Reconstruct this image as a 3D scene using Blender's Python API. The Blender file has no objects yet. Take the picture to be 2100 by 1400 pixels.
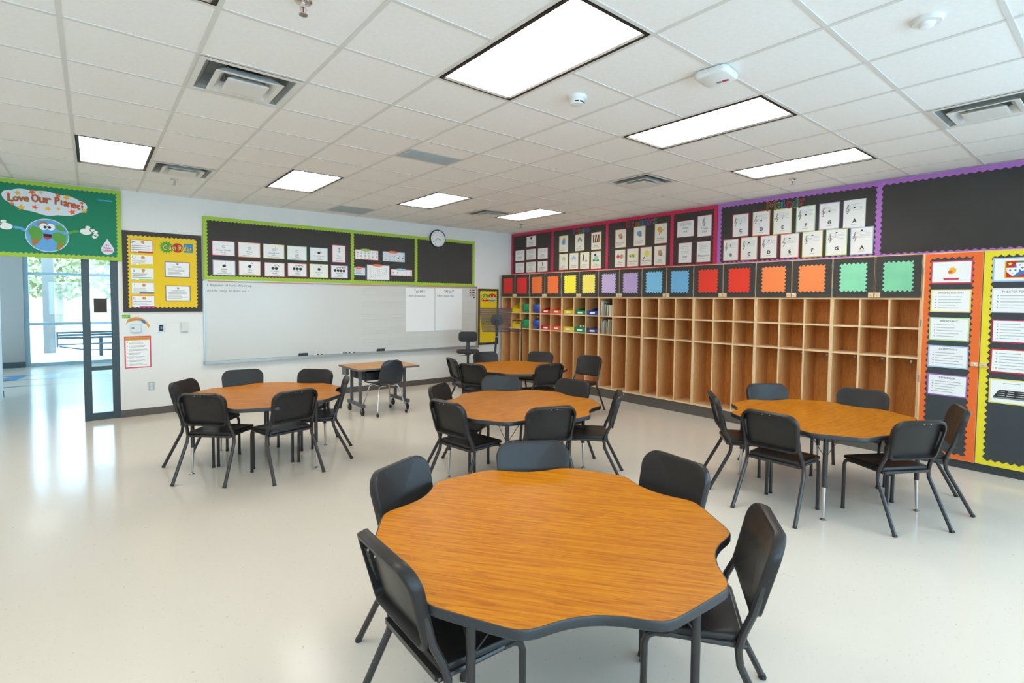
import bpy, math, random
from mathutils import Vector, Matrix
R = math.radians
rnd = random.Random(7)
scene = bpy.context.scene
C = scene.collection

# ------------------------------------------------------------------ camera
H = 3.055                       # ceiling height
YB = 5.16                       # whiteboard wall
XW = 7.165                      # cubby wall
F_PX, CY_PX = 1057.3, 660.0     # focal length and principal row for a 2100 x 1400 frame
yaw, pit, roll = .6841, -.0432, .009
fw = Vector((math.sin(yaw)*math.cos(pit), math.cos(yaw)*math.cos(pit), math.sin(pit)))
rt = Vector((math.cos(yaw), -math.sin(yaw), 0)); up = rt.cross(fw)
r2 = math.cos(roll)*rt + math.sin(roll)*up; u2 = -math.sin(roll)*rt + math.cos(roll)*up
cam = bpy.data.cameras.new('camera'); camo = bpy.data.objects.new('camera', cam); C.objects.link(camo)
m = Matrix((r2, u2, -fw)).transposed().to_4x4(); m.translation = Vector((.098, -3.529, H-1.4116)); camo.matrix_world = m
cam.sensor_fit = 'HORIZONTAL'; cam.sensor_width = 36; cam.lens = 36*F_PX/2100
cam.shift_x = 0; cam.shift_y = -(700-CY_PX)/2100
cam.clip_start = .05; cam.clip_end = 200
scene.camera = camo

# ------------------------------------------------------------------ world and exposure
w = bpy.data.worlds.new('world'); scene.world = w; w.use_nodes = True
bg = w.node_tree.nodes['Background']; bg.inputs[0].default_value = (.50, .75, 1, 1); bg.inputs[1].default_value = 6.0
vs = scene.view_settings
vs.view_transform = 'Standard'; vs.look = 'None'; vs.exposure = 0.63; vs.gamma = 1; vs.use_curve_mapping = False
LAMP = 7.0                      # radiance of the ceiling troffers' lenses

# ------------------------------------------------------------------ materials
def lin(h):
    if isinstance(h, str):
        c = [int(h[i:i+2], 16)/255 for i in (0, 2, 4)]
    else: c = h
    return tuple(x/12.92 if x <= .04045 else ((x+.055)/1.055)**2.4 for x in c) + (1,)
MATS = {}
def mat(name, col, rough=.5, metal=0, spec=.5, emit=0, noise=0, scale=8, bump=0, bscale=200, coat=0):
    if name in MATS: return MATS[name]
    M = bpy.data.materials.new(name); M.use_nodes = True; nt = M.node_tree; b = nt.nodes['Principled BSDF']
    c = lin(col); b.inputs['Base Color'].default_value = c
    b.inputs['Roughness'].default_value = rough; b.inputs['Metallic'].default_value = metal
    b.inputs['Specular IOR Level'].default_value = spec; b.inputs['Coat Weight'].default_value = coat
    if emit: b.inputs['Emission Color'].default_value = c; b.inputs['Emission Strength'].default_value = emit
    if noise or bump: tc = nt.nodes.new('ShaderNodeTexCoord')
    if noise:
        n = nt.nodes.new('ShaderNodeTexNoise'); n.inputs['Scale'].default_value = scale; n.inputs['Detail'].default_value = 3
        nt.links.new(tc.outputs['Object'], n.inputs['Vector'])
        r = nt.nodes.new('ShaderNodeValToRGB'); e = r.color_ramp.elements
        e[0].position = .3; e[1].position = .7
        e[0].color = tuple(x*(1-noise) for x in c[:3])+(1,); e[1].color = tuple(min(1, x*(1+noise)) for x in c[:3])+(1,)
        nt.links.new(n.outputs['Fac'], r.inputs[0]); nt.links.new(r.outputs[0], b.inputs['Base Color'])
    if bump:
        n = nt.nodes.new('ShaderNodeTexNoise'); n.inputs['Scale'].default_value = bscale
        nt.links.new(tc.outputs['Object'], n.inputs['Vector'])
        bp = nt.nodes.new('ShaderNodeBump'); bp.inputs['Strength'].default_value = bump; bp.inputs['Distance'].default_value = .002
        nt.links.new(n.outputs['Fac'], bp.inputs['Height']); nt.links.new(bp.outputs[0], b.inputs['Normal'])
    MATS[name] = M; return M

def wood(name, dark, mid, light, rough, axis_scale, ring=3.0, coat=0, spec=.5):
    """procedural grain; axis_scale stretches the noise along the grain"""
    M = bpy.data.materials.new(name); M.use_nodes = True; nt = M.node_tree; b = nt.nodes['Principled BSDF']; N = nt.nodes.new; L = nt.links.new
    tc = N('ShaderNodeTexCoord'); oi = N('ShaderNodeObjectInfo')
    ad = N('ShaderNodeVectorMath'); ad.operation = 'ADD'
    sc = N('ShaderNodeVectorMath'); sc.operation = 'SCALE'; sc.inputs['Scale'].default_value = 9
    cx = N('ShaderNodeCombineXYZ')
    for i in range(3): L(oi.outputs['Random'], cx.inputs[i])
    L(cx.outputs[0], sc.inputs[0]); L(tc.outputs['Object'], ad.inputs[0]); L(sc.outputs[0], ad.inputs[1])
    mp = N('ShaderNodeMapping'); mp.inputs['Scale'].default_value = axis_scale; L(ad.outputs[0], mp.inputs[0])
    n1 = N('ShaderNodeTexNoise'); n1.inputs['Scale'].default_value = ring; n1.inputs['Detail'].default_value = 4; n1.inputs['Distortion'].default_value = .6; L(mp.outputs[0], n1.inputs['Vector'])
    n2 = N('ShaderNodeTexNoise'); n2.inputs['Scale'].default_value = ring*9; n2.inputs['Detail'].default_value = 3; L(mp.outputs[0], n2.inputs['Vector'])
    mul = N('ShaderNodeMath'); mul.operation = 'MULTIPLY'; mul.inputs[1].default_value = 7; L(n1.outputs['Fac'], mul.inputs[0])
    fr = N('ShaderNodeMath'); fr.operation = 'PINGPONG'; fr.inputs[1].default_value = .5; L(mul.outputs[0], fr.inputs[0])
    mx = N('ShaderNodeMath'); mx.operation = 'MULTIPLY_ADD'; mx.inputs[1].default_value = .9; L(fr.outputs[0], mx.inputs[0])
    m2 = N('ShaderNodeMath'); m2.operation = 'MULTIPLY_ADD'; m2.inputs[1].default_value = 1.05; m2.inputs[2].default_value = -.2; L(n2.outputs['Fac'], m2.inputs[0]); L(m2.outputs[0], mx.inputs[2])
    r = N('ShaderNodeValToRGB'); e = r.color_ramp.elements
    e[0].position = .08; e[0].color = lin(dark); e[1].position = .85; e[1].color = lin(light); q = e.new(.42); q.color = lin(mid)
    L(mx.outputs[0], r.inputs[0]); L(r.outputs[0], b.inputs['Base Color'])
    b.inputs['Roughness'].default_value = rough; b.inputs['Coat Weight'].default_value = coat; b.inputs['Specular IOR Level'].default_value = spec
    MATS[name] = M; return M

def floor_mat():
    M = bpy.data.materials.new('vinyl floor'); M.use_nodes = True; nt = M.node_tree; b = nt.nodes['Principled BSDF']; N = nt.nodes.new; L = nt.links.new
    tc = N('ShaderNodeTexCoord')
    n = N('ShaderNodeTexNoise'); n.inputs['Scale'].default_value = 55; n.inputs['Detail'].default_value = 2; L(tc.outputs['Object'], n.inputs['Vector'])
    r = N('ShaderNodeValToRGB'); e = r.color_ramp.elements; e[0].position = .25; e[0].color = lin('c0b7aa'); e[1].position = .34; e[1].color = lin('d4ccbf'); L(n.outputs['Fac'], r.inputs[0])
    v = N('ShaderNodeTexVoronoi'); v.inputs['Scale'].default_value = 14; L(tc.outputs['Object'], v.inputs['Vector'])
    wn = N('ShaderNodeTexWhiteNoise'); L(v.outputs['Position'], wn.inputs['Vector'])
    lt = N('ShaderNodeMath'); lt.operation = 'LESS_THAN'; lt.inputs[1].default_value = .055; L(v.outputs['Distance'], lt.inputs[0])
    gt = N('ShaderNodeMath'); gt.operation = 'GREATER_THAN'; gt.inputs[1].default_value = .72; L(wn.outputs['Value'], gt.inputs[0])
    mu = N('ShaderNodeMath'); mu.operation = 'MULTIPLY'; L(lt.outputs[0], mu.inputs[0]); L(gt.outputs[0], mu.inputs[1])
    mx = N('ShaderNodeMix'); mx.data_type = 'RGBA'; mx.inputs['B'].default_value = lin('a39b8e'); L(mu.outputs[0], mx.inputs['Factor']); L(r.outputs[0], mx.inputs['A'])
    L(mx.outputs['Result'], b.inputs['Base Color'])
    b.inputs['Roughness'].default_value = .14; b.inputs['Specular IOR Level'].default_value = .1
    g = N('ShaderNodeTexNoise'); g.inputs['Scale'].default_value = 3.2; g.inputs['Detail'].default_value = 2; L(tc.outputs['Object'], g.inputs['Vector'])
    bp = N('ShaderNodeBump'); bp.inputs['Strength'].default_value = .05; bp.inputs['Distance'].default_value = .02; L(g.outputs['Fac'], bp.inputs['Height']); L(bp.outputs[0], b.inputs['Normal'])
    MATS['floor'] = M; return M

def glass_mat():
    M = bpy.data.materials.new('thin glass'); M.use_nodes = True; nt = M.node_tree; nt.nodes.clear(); N = nt.nodes.new; L = nt.links.new
    o = N('ShaderNodeOutputMaterial'); t = N('ShaderNodeBsdfTransparent'); t.inputs[0].default_value = (.93, .97, .97, 1); g = N('ShaderNodeBsdfGlossy'); g.inputs['Roughness'].default_value = .02
    f = N('ShaderNodeFresnel'); f.inputs[0].default_value = 1.45; x = N('ShaderNodeMixShader')
    L(f.outputs[0], x.inputs[0]); L(t.outputs[0], x.inputs[1]); L(g.outputs[0], x.inputs[2]); L(x.outputs[0], o.inputs[0]); MATS['glass'] = M; return M
glass_mat(); floor_mat()
mat('tile', 'f5f4f1', .9, noise=.02, scale=40, bump=.25, bscale=260)
mat('tee', 'dddcd7', .5); mat('wall', 'ecedea', .7, noise=.012, scale=3, bump=.05, bscale=150)
mat('base', '5f5a54', .55); mat('black_base', '3f4347', .5)
mat('plastic', '262423', .36, spec=.36, noise=.05, scale=30, bump=.08, bscale=500); mat('tube', '2b2929', .33, spec=.6)
mat('tband', '2c2f33', .4); mat('underside', '4a4038', .7); mat('chrome', 'd8dadc', .16, 1); mat('steel', 'a8abac', .35, 1); mat('rivet', 'e8e8e6', .25, 1)
mat('rubber', '2a2a2a', .6); mat('ink', '2b2b2b', .7); mat('ink2', '8f8f8d', .7); mat('paper', 'f6f7f6', .75); mat('ink3', 'adb2b4', .7); mat('white', 'e6e8e6', .5)
mat('blackpaper', '43413f', .85, noise=.06, scale=3); mat('lime', 'a6c83a', .6); mat('magenta', 'd82a55', .6); mat('purple', 'b675cc', .6)
mat('board_white', 'd9d9d4', .22, spec=.4); mat('alu', 'b9bdbb', .38, .7); mat('staff', 'bdbcb4', .4)
mat('yellow', 'f2cb14', .65); mat('green', '12805f', .7); mat('darktrim', '343136', .6)
wood('laminate', '8c4702', 'b36804', 'c88008', .38, (.5, 10, 10), 2.0, spec=.22)
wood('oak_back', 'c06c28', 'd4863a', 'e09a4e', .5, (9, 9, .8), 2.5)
wood('maple_shaded', 'cc9154', 'd9a267', 'e3b27a', .45, (8, 8, .9), 2.0)  # maple darkened in its colour for the shade inside the cubbies
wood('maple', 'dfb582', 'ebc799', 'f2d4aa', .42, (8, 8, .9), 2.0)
wood('maple_h', 'e2b986', 'edca9b', 'f3d6ac', .42, (8, .9, 8), 2.0)
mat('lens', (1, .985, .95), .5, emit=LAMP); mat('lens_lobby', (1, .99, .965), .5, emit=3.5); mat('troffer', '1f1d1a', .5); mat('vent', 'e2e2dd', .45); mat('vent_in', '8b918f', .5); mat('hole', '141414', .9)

# ------------------------------------------------------------------ mesh builder
class MB:
    def __init__(s): s.v = []; s.f = []; s.m = []; s.mats = []
    def mi(s, m):
        if isinstance(m, str): m = MATS[m]
        if m not in s.mats: s.mats.append(m)
        return s.mats.index(m)
    def add(s, vs, fs, m):
        o = len(s.v); k = s.mi(m); s.v += [tuple(p) for p in vs]
        for f in fs: s.f.append(tuple(i+o for i in f)); s.m.append(k)
        return s
    def box(s, x0, y0, z0, x1, y1, z1, m):
        if x0 > x1: x0, x1 = x1, x0
        if y0 > y1: y0, y1 = y1, y0
        if z0 > z1: z0, z1 = z1, z0
        return s.add([(x0,y0,z0),(x1,y0,z0),(x1,y1,z0),(x0,y1,z0),(x0,y0,z1),(x1,y0,z1),(x1,y1,z1),(x0,y1,z1)],
                     [(0,3,2,1),(4,5,6,7),(0,1,5,4),(1,2,6,5),(2,3,7,6),(3,0,4,7)], m)
    def prism(s, pts, ex, m, mside=None):
        """pts: 3d outline (counter-clockwise seen from +ex side), ex: extrusion vector"""
        ex = Vector(ex); n = len(pts); a = [Vector(p) for p in pts]; b = [p+ex for p in a]
        s.add(a+b, [tuple(range(n))[::-1], tuple(range(n, 2*n))], m)
        return s.add(a+b, [(i, (i+1) % n, n+(i+1) % n, n+i) for i in range(n)], mside or m)
    def tube(s, path, r, m, n=8, cap=True, rot=0):
        P = [Vector(p) for p in path]; k = len(P); rr = r if isinstance(r, (list, tuple)) else [r]*k
        t0 = (P[1]-P[0]).normalized(); u = t0.orthogonal().normalized(); rings = []; prev = t0
        for i in range(k):
            t = ((P[i+1]-P[i]).normalized() if i == 0 else (P[i]-P[i-1]).normalized() if i == k-1 else ((P[i+1]-P[i]).normalized()+(P[i]-P[i-1]).normalized()).normalized())
            u = (u - t*u.dot(t)).normalized(); v = t.cross(u)
            sc = 1
            if 0 < i < k-1: sc = 1/max(.5, math.cos((P[i+1]-P[i]).angle(P[i]-P[i-1])/2))
            rings.append([P[i]+(u*math.cos(a+rot)+v*math.sin(a+rot))*rr[i] for a in [2*math.pi*j/n for j in range(n)]])
        vs_ = [p for q in rings for p in q]; fs = []
        for i in range(k-1):
            for j in range(n): fs.append((i*n+j, i*n+(j+1) % n, (i+1)*n+(j+1) % n, (i+1)*n+j))
        if cap: fs += [tuple(range(n))[::-1], tuple(range((k-1)*n, k*n))]
        return s.add(vs_, fs, m)
    def lathe(s, prof, m, n=20, c=(0, 0, 0), ax='z'):
        vs_ = []; fs = []; k = len(prof)
        for r, z in prof:
            for j in range(n):
                a = 2*math.pi*j/n; p = (r*math.cos(a), r*math.sin(a), z)
                if ax == 'x': p = (p[2], p[0], p[1])
                if ax == 'y': p = (p[1], p[2], p[0])
                vs_.append((p[0]+c[0], p[1]+c[1], p[2]+c[2]))
        for i in range(k-1):
            for j in range(n): fs.append((i*n+j, i*n+(j+1) % n, (i+1)*n+(j+1) % n, (i+1)*n+j))
        fs += [tuple(range(n))[::-1], tuple(range((k-1)*n, k*n))]
        return s.add(vs_, fs, m)
    def loops(s, L, m, cap0=True, cap1=True):
        n = len(L[0]); vs_ = [p for q in L for p in q]; fs = []
        for i in range(len(L)-1):
            for j in range(n): fs.append((i*n+j, i*n+(j+1) % n, (i+1)*n+(j+1) % n, (i+1)*n+j))
        if cap0: fs.append(tuple(range(n))[::-1])
        if cap1: fs.append(tuple(range((len(L)-1)*n, len(L)*n)))
        return s.add(vs_, fs, m)

ORG = {}
PRINT = {'print', 'handwriting', 'printed_staves', 'numerals', 'slots', 'face', 'continents'}   # flat print too small to pick apart
def obj(name, mb, parent=None, origin=None, smooth=None, local=False):
    """one mesh object. vertices are world coordinates unless local; children are stored relative to the parent's origin"""
    me = bpy.data.meshes.new(name); o = bpy.data.objects.new(name, me); C.objects.link(o)
    po = Vector(ORG.get(parent.as_pointer(), (0, 0, 0))) if parent else Vector((0, 0, 0))
    if local: og = Vector((0, 0, 0)); po = Vector((0, 0, 0))
    else: og = Vector(origin) if origin is not None else (po.copy() if parent else Vector((0, 0, 0)))
    me.from_pydata([tuple(Vector(p)-og) for p in mb.v], [], mb.f)
    for q in mb.mats: me.materials.append(q)
    me.polygons.foreach_set('material_index', mb.m)
    if smooth:
        me.polygons.foreach_set('use_smooth', [True]*len(mb.f)); me.set_sharp_from_angle(angle=R(smooth))
    me.update()
    if parent: o.parent = parent; o.location = og-po
    else: o.location = og
    ORG[o.as_pointer()] = tuple(og)
    if name in PRINT: o['kind'] = 'stuff'
    return o
def thing(name, label, cat, loc=(0, 0, 0), rz=0, group=None):
    o = bpy.data.objects.new(name, None); C.objects.link(o); o.location = loc; o.rotation_euler = (0, 0, rz); o.empty_display_size = .1
    ORG[o.as_pointer()] = tuple(loc); return tag(o, label, cat, group)
def tag(o, label, cat, group=None):
    o['label'] = label; o['category'] = cat
    if group: o['group'] = group
    return o
def struct(o, label=None):
    o['kind'] = 'structure'
    if label: o['label'] = label
    return o
def dup(root, loc, rz, label, group=None):
    r = root.copy(); C.objects.link(r); r.location = loc; r.rotation_euler = (0, 0, rz); r['label'] = label
    if group: r['group'] = group
    for ch in list(root.children):
        c = ch.copy(); C.objects.link(c); c.parent = r
        for g in list(ch.children):
            d = g.copy(); C.objects.link(d); d.parent = c
    return r
def BX(*a):
    return MB().box(*a)

# ------------------------------------------------------------------ flat print helpers
TXT = {}
def text_geo(s, font_scale=1):
    if s in TXT: return TXT[s]
    cu = bpy.data.curves.new('t', 'FONT'); cu.body = s; cu.size = 1; cu.align_x = 'LEFT'; cu.resolution_u = 2
    o = bpy.data.objects.new('t', cu); C.objects.link(o)
    dg = bpy.context.evaluated_depsgraph_get(); me = bpy.data.meshes.new_from_object(o.evaluated_get(dg))
    vs_ = [(v.co.x, v.co.y) for v in me.vertices]; fs = [tuple(p.vertices) for p in me.polygons]
    bpy.data.objects.remove(o); bpy.data.curves.remove(cu); bpy.data.meshes.remove(me)
    if not vs_: vs_ = [(0, 0)]
    TXT[s] = (vs_, fs, min(v[0] for v in vs_), max(v[0] for v in vs_), min(v[1] for v in vs_), max(v[1] for v in vs_)); return TXT[s]
class Plane:
    """a drawing frame: origin, right, up, normal"""
    def __init__(s, o, r, u, n): s.o = Vector(o); s.r = Vector(r); s.u = Vector(u); s.n = Vector(n)
    def p(s, a, b, d=0): return s.o+s.r*a+s.u*b+s.n*d
    def rect(s, mb, a0, b0, a1, b1, d0, d1, m):
        if a0 > a1: a0, a1 = a1, a0
        if b0 > b1: b0, b1 = b1, b0
        return mb.prism([s.p(a0, b0, d0), s.p(a1, b0, d0), s.p(a1, b1, d0), s.p(a0, b1, d0)], s.n*(d1-d0), m)
    def poly(s, mb, pts, d0, d1, m):
        ar = sum(pts[i][0]*pts[(i+1) % len(pts)][1]-pts[(i+1) % len(pts)][0]*pts[i][1] for i in range(len(pts)))
        if ar < 0: pts = pts[::-1]
        return mb.prism([s.p(a, b, d0) for a, b in pts], s.n*(d1-d0), m)
    def disc(s, mb, a, b, ra, rb, d0, d1, m, n=18):
        return s.poly(mb, [(a+ra*math.cos(2*math.pi*i/n), b+rb*math.sin(2*math.pi*i/n)) for i in range(n)], d0, d1, m)
    def text(s, mb, t, a, b, h=None, wd=None, d=.002, m='ink', rot=0, align='c', bold=0):
        """fits the text: h = cap height, wd = width limit; (a,b) is the centre (or left-middle)"""
        vs_, fs, x0, x1, y0, y1 = text_geo(t); tw, th = max(x1-x0, .01), max(y1-y0, .01)
        ky = (h/th) if h else wd/tw; kx = ky
        if wd: kx = min(kx, wd/tw) if h else wd/tw
        ca, sa = math.cos(rot), math.sin(rot)
        offs = [(0, 0)] if not bold else [(-bold, 0), (bold, 0), (0, bold), (0, -bold)]
        for i, (ox, oy) in enumerate(offs):
            P = []
            for x, y in vs_:
                px = (x-(x0+x1)/2)*kx if align == 'c' else (x-x0)*kx
                py = (y-(y0+y1)/2)*ky
                px += ox; py += oy
                P.append(s.p(a+px*ca-py*sa, b+px*sa+py*ca, d+i*.00004))
            mb.add(P, fs, m)
        return mb
    def lines(s, mb, a0, a1, b0, b1, n, d=.002, m='ink2', th=.25, ragged=True):
        st = (b0-b1)/max(1, n)
        for i in range(n):
            b = b0-st*(i+.5); e = a1-(a1-a0)*(rnd.random()*.4 if ragged else 0)
            s.rect(mb, a0, b-st*th/2, e, b+st*th/2, d-.0006, d, m)
        return mb
PB = lambda d: Plane((0, YB-d, 0), (1, 0, 0), (0, 0, 1), (0, -1, 0))       # on the whiteboard wall: a = x, b = z
PR = lambda x: Plane((x, 0, 0), (0, -1, 0), (0, 0, 1), (-1, 0, 0))         # facing the room from the cubby wall: a = -y, b = z

def wave(a0, a1, wl, amp, tri=False):
    """offsets along one edge"""
    n = max(1, round(abs(a1-a0)/wl)); k = 6 if not tri else 2; out = []
    for i in range(n*k):
        t = i/(n*k); ph = 2*math.pi*i/k
        out.append((a0+(a1-a0)*t, amp*(math.cos(ph) if not tri else (1 if i % 2 == 0 else -1))))
    return out
def wavy_rect(a0, b0, a1, b1, wl, amp, tri=False):
    P = []
    P += [(a, b0+o) for a, o in wave(a0, a1, wl, amp, tri)]
    P += [(a1+o, b) for b, o in wave(b0, b1, wl, amp, tri)]
    P += [(a, b1+o) for a, o in wave(a1, a0, wl, amp, tri)]
    P += [(a0+o, b) for b, o in wave(b1, b0, wl, amp, tri)]
    return P
def strip(pl, mb, side, a0, b0, a1, b1, wd, wl, amp, d0, d1, m):
    """border strip along one side of rectangle (a0,b0)-(a1,b1); scalloped towards the inside"""
    if side == 't': pts = [(a1, b1), (a0, b1)] + [(a, b1-wd+o) for a, o in wave(a0, a1, wl, amp)] + [(a1, b1-wd)]
    if side == 'b': pts = [(a1, b0), (a0, b0)] + [(a, b0+wd+o) for a, o in wave(a0, a1, wl, amp)] + [(a1, b0+wd)]
    if side == 'l': pts = [(a0, b1), (a0, b0)] + [(a0+wd+o, b) for b, o in wave(b0, b1, wl, amp)] + [(a0+wd, b1)]
    if side == 'r': pts = [(a1, b1), (a1, b0)] + [(a1-wd+o, b) for b, o in wave(b0, b1, wl, amp)] + [(a1-wd, b1)]
    return pl.poly(mb, pts, d0, d1, m)

# =================================================================== ROOM SHELL
X0, Y0R = -2.44, -7.32
fl = struct(obj('floor', BX(X0-.2, Y0R-.2, -.1, XW+.2, 12.9, 0, 'floor')), 'polished cream speckled vinyl floor')
mb = MB(); mb.box(X0-.2, Y0R-.2, H+.09, XW+.2, YB+.2, H+.2, 'vent_in')
ceil = struct(obj('ceiling', mb), 'white lay-in tile ceiling')
# whiteboard wall with the doorway cut (opening x -1.03 .. .378, z 0 .. 2.13)
DX0, DX1, DZ = -1.25, .378, 2.17
mb = MB(); mb.box(X0, YB, 0, DX0, YB+.15, H+.09, 'wall'); mb.box(DX1, YB, 0, XW+.2, YB+.15, H+.09, 'wall'); mb.box(DX0, YB, DZ, DX1, YB+.15, H+.09, 'wall')
struct(obj('wall_back', mb), 'white painted wall behind the whiteboard')
WZ0, WZ1 = .6, 2.7
mb = MB(); mb.box(XW, -3.3, 0, XW+.2, YB, H+.09, 'wall'); mb.box(XW, Y0R, 0, XW+.2, -3.3, WZ0, 'wall'); mb.box(XW, Y0R, WZ1, XW+.2, -3.3, H+.09, 'wall'); mb.box(XW, Y0R, WZ0, XW+.2, -7.1, WZ1, 'wall')
struct(obj('wall_right', mb))
struct(obj('wall_left', BX(X0-.2, Y0R, 0, X0, YB+.15, H+.09, 'wall')))
# rear wall with a band of windows
mb = MB()
mb.box(X0-.2, Y0R-.2, 0, XW+.2, Y0R, WZ0, 'wall'); mb.box(X0-.2, Y0R-.2, WZ1, XW+.2, Y0R, H+.09, 'wall')
for a, b in ((X0-.2, -2.1), (.7, .9), (3.7, 3.9), (6.9, XW+.2)): mb.box(a, Y0R-.2, WZ0, b, Y0R, WZ1, 'wall')
struct(obj('wall_rear', mb))
mat('frame_paint', '4e656e', .4)
def window(k, along, lo, hi, at):
    mb = MB(); q = lambda a, b, c, d: mb.box(a, at, c, b, at+.06, d, 'frame_paint') if along == 'x' else mb.box(at, a, c, at+.06, b, d, 'frame_paint')
    for a, b, c, d in ((lo, lo+.05, WZ0, WZ1), (hi-.05, hi, WZ0, WZ1), (lo+.05, hi-.05, WZ0, WZ0+.05), (lo+.05, hi-.05, WZ1-.05, WZ1), ((lo+hi)/2-.025, (lo+hi)/2+.025, WZ0+.05, WZ1-.05)): q(a, b, c, d)
    wo = struct(obj('window_%d' % k, mb))
    for a, b in ((lo+.05, (lo+hi)/2-.025), ((lo+hi)/2+.025, hi-.05)): obj('pane', BX(a, at+.025, WZ0+.05, b, at+.031, WZ1-.05, 'glass') if along == 'x' else BX(at+.025, a, WZ0+.05, at+.031, b, WZ1-.05, 'glass'), wo)
window(2, 'x', -2.1, .7, Y0R-.12); window(3, 'x', .9, 3.7, Y0R-.12); window(4, 'x', 3.9, 6.9, Y0R-.12); window(5, 'y', -7.1, -3.3, XW+.06)
struct(obj('baseboard_back', BX(DX1, YB-.008, 0, XW-.37, YB, .1, 'base')))
struct(obj('baseboard_left', BX(X0, Y0R, 0, X0+.008, YB, .1, 'base')))

# ---- ceiling tiles and grid
T = .61
LIGHTS = [(i, j) for i in (-3, 0, 3, 6, 9) for j in (-10, -3, 4)]
VENTS = [(1, 0), (1, 5), (8, 0), (8, 5), (8, -5), (1, -7), (8, -10)]
GRILLES = [(4, 1), (5, 7)]
used = set()
for i, j in LIGHTS: used |= {(i, j), (i, j+1)}
used |= set(VENTS) | set(GRILLES)
tile_me = None
for i in range(-4, 12):
    for j in range(-12, 9):
        if (i, j) in used: continue
        x0, x1, y0, y1 = i*T+.006, (i+1)*T-.006, j*T+.006, (j+1)*T-.006
        full = x1 < XW and y1 < YB
        if full and tile_me:
            o = bpy.data.objects.new('ceiling_tile', tile_me); C.objects.link(o); o.parent = ceil; o.location = (x0, y0, H+.0025); continue
        x1 = min(x1, XW); y1 = min(y1, YB)
        o = obj('ceiling_tile', BX(0, 0, 0, x1-x0, y1-y0, .015, 'tile'), ceil, local=True); o.location = (x0, y0, H+.0025)
        if full: tile_me = o.data
for i in range(-4, 12): obj('ceiling_tee', BX(i*T-.012, Y0R, H-.001, i*T+.012, YB, H+.003, 'tee'), ceil)
for j in range(-12, 9):
    x = X0
    for i in range(-4, 13):
        if i == 12 or (i, j-1) in LIGHTS:
            e_ = XW if i == 12 else i*T-.012
            if e_-x > .05: obj('ceiling_tee', BX(x, j*T-.012, H-.0008, e_, j*T+.012, H+.0028, 'tee'), ceil)
            x = (i+1)*T+.012

# ---- troffers
troffer0 = None
TL = {(0, 4): 'recessed fluorescent troffer nearest the green planet board', (3, 4): 'recessed fluorescent troffer in front of the whiteboard, second from the planet board', (6, 4): 'recessed fluorescent troffer in front of the clock wall, third from the planet board', (9, 4): 'recessed fluorescent troffer in the corner by the clock and red-bordered boards',
      (0, -3): 'recessed fluorescent troffer in line with the planet-board troffer, beside a large air diffuser', (3, -3): 'large recessed fluorescent troffer beside the white smoke detector', (6, -3): 'recessed fluorescent troffer touching the wireless access point', (9, -3): 'recessed fluorescent troffer nearest the melody board'}
for i, j in LIGHTS:
    loc = ((i+.5)*T, (j+1)*T, H)
    GL = TL.get((i, j), 'recessed fluorescent troffer over the bare floor away from the tables')
    if troffer0: dup(troffer0, loc, 0, GL, 'ceiling troffers'); continue
    t = troffer0 = thing('ceiling_light', GL, 'ceiling light', loc, 0, 'ceiling troffers')
    a, b = .288, .592
    mb = MB(); zt = .06
    for s in (-1, 1):
        mb.box(s*a, -b, -.004, s*(a-.022), b, zt, 'troffer'); mb.box(-a, s*b, -.004, a, s*(b-.014), zt, 'troffer')
    mb.box(-a, -b, zt, a, b, zt+.01, 'troffer'); obj('housing', mb, t, local=True)
    a -= .022; b -= .014
    obj('lens', BX(-a, -b, .012, a, b, .03, 'lens'), t, local=True)
    for k in (-1, 1): obj('louvre', BX(k*a/3-.002, -b, .004, k*a/3+.002, b, .012, 'white'), t, local=True)
    for k in range(1, 6): obj('louvre', BX(-a, -b+2*b*k/6-.002, .004, a, -b+2*b*k/6+.002, .012, 'white'), t, local=True)
# ---- supply diffusers
def sq_loops(mb, spec, m):
    mb.loops([[(-h, -h, z), (h, -h, z), (h, h, z), (-h, h, z)] for h, z in spec], m, False, False)
vent0 = None
VL = {(1, 0): 'large white stepped air diffuser with a dark round duct opening showing', (1, 5): 'white stepped air diffuser right beside the troffer nearest the planet board', (8, 0): 'white stepped air diffuser above the scalloped red cubby doors', (8, 5): 'white stepped air diffuser next to the troffer in the clock corner', (8, -5): 'white stepped air diffuser near the blank purple-bordered panel'}
for i, j in VENTS:
    loc = ((i+.5)*T, (j+.5)*T, H)
    GV = VL.get((i, j), 'white square stepped air diffuser over the bare floor away from the tables')
    if vent0: dup(vent0, loc, 0, GV, 'ceiling air diffusers'); continue
    t = vent0 = thing('air_diffuser', GV, 'air vent', loc, 0, 'ceiling air diffusers')
    mb = MB(); sq_loops(mb, [(.296, -.004), (.262, -.006), (.258, .0)], 'vent'); obj('frame', mb, t, local=True)
    mb = MB(); sq_loops(mb, [(.258, 0), (.235, .02), (.2, .085)], 'vent_in'); mb.box(-.2, -.2, .085, .2, .2, .088, 'vent_in'); obj('plenum', mb, t, local=True)  # throat coloured grey to deepen the shade of the recess
    mb = MB(); mb.lathe([(.11, .078), (.11, .0845)], 'hole', 24); obj('duct_opening', mb, t, local=True)  # black disc paints the darkness inside the open duct
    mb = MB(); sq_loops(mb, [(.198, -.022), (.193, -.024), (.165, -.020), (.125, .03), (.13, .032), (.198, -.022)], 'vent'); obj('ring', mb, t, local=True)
    mb = MB(); mb.loops([[(-h, -h, z), (h, -h, z), (h, h, z), (-h, h, z)] for h, z in [(.105, -.034), (.122, -.032), (.122, -.028), (.06, .02)]], 'vent'); obj('core_plate', mb, t, local=True)
    for s_ in (-1, 1): obj('hanger', MB().box(s_*.12-.004, -.004, .0, s_*.12+.004, .004, .085, 'vent_in'), t, local=True)
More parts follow.
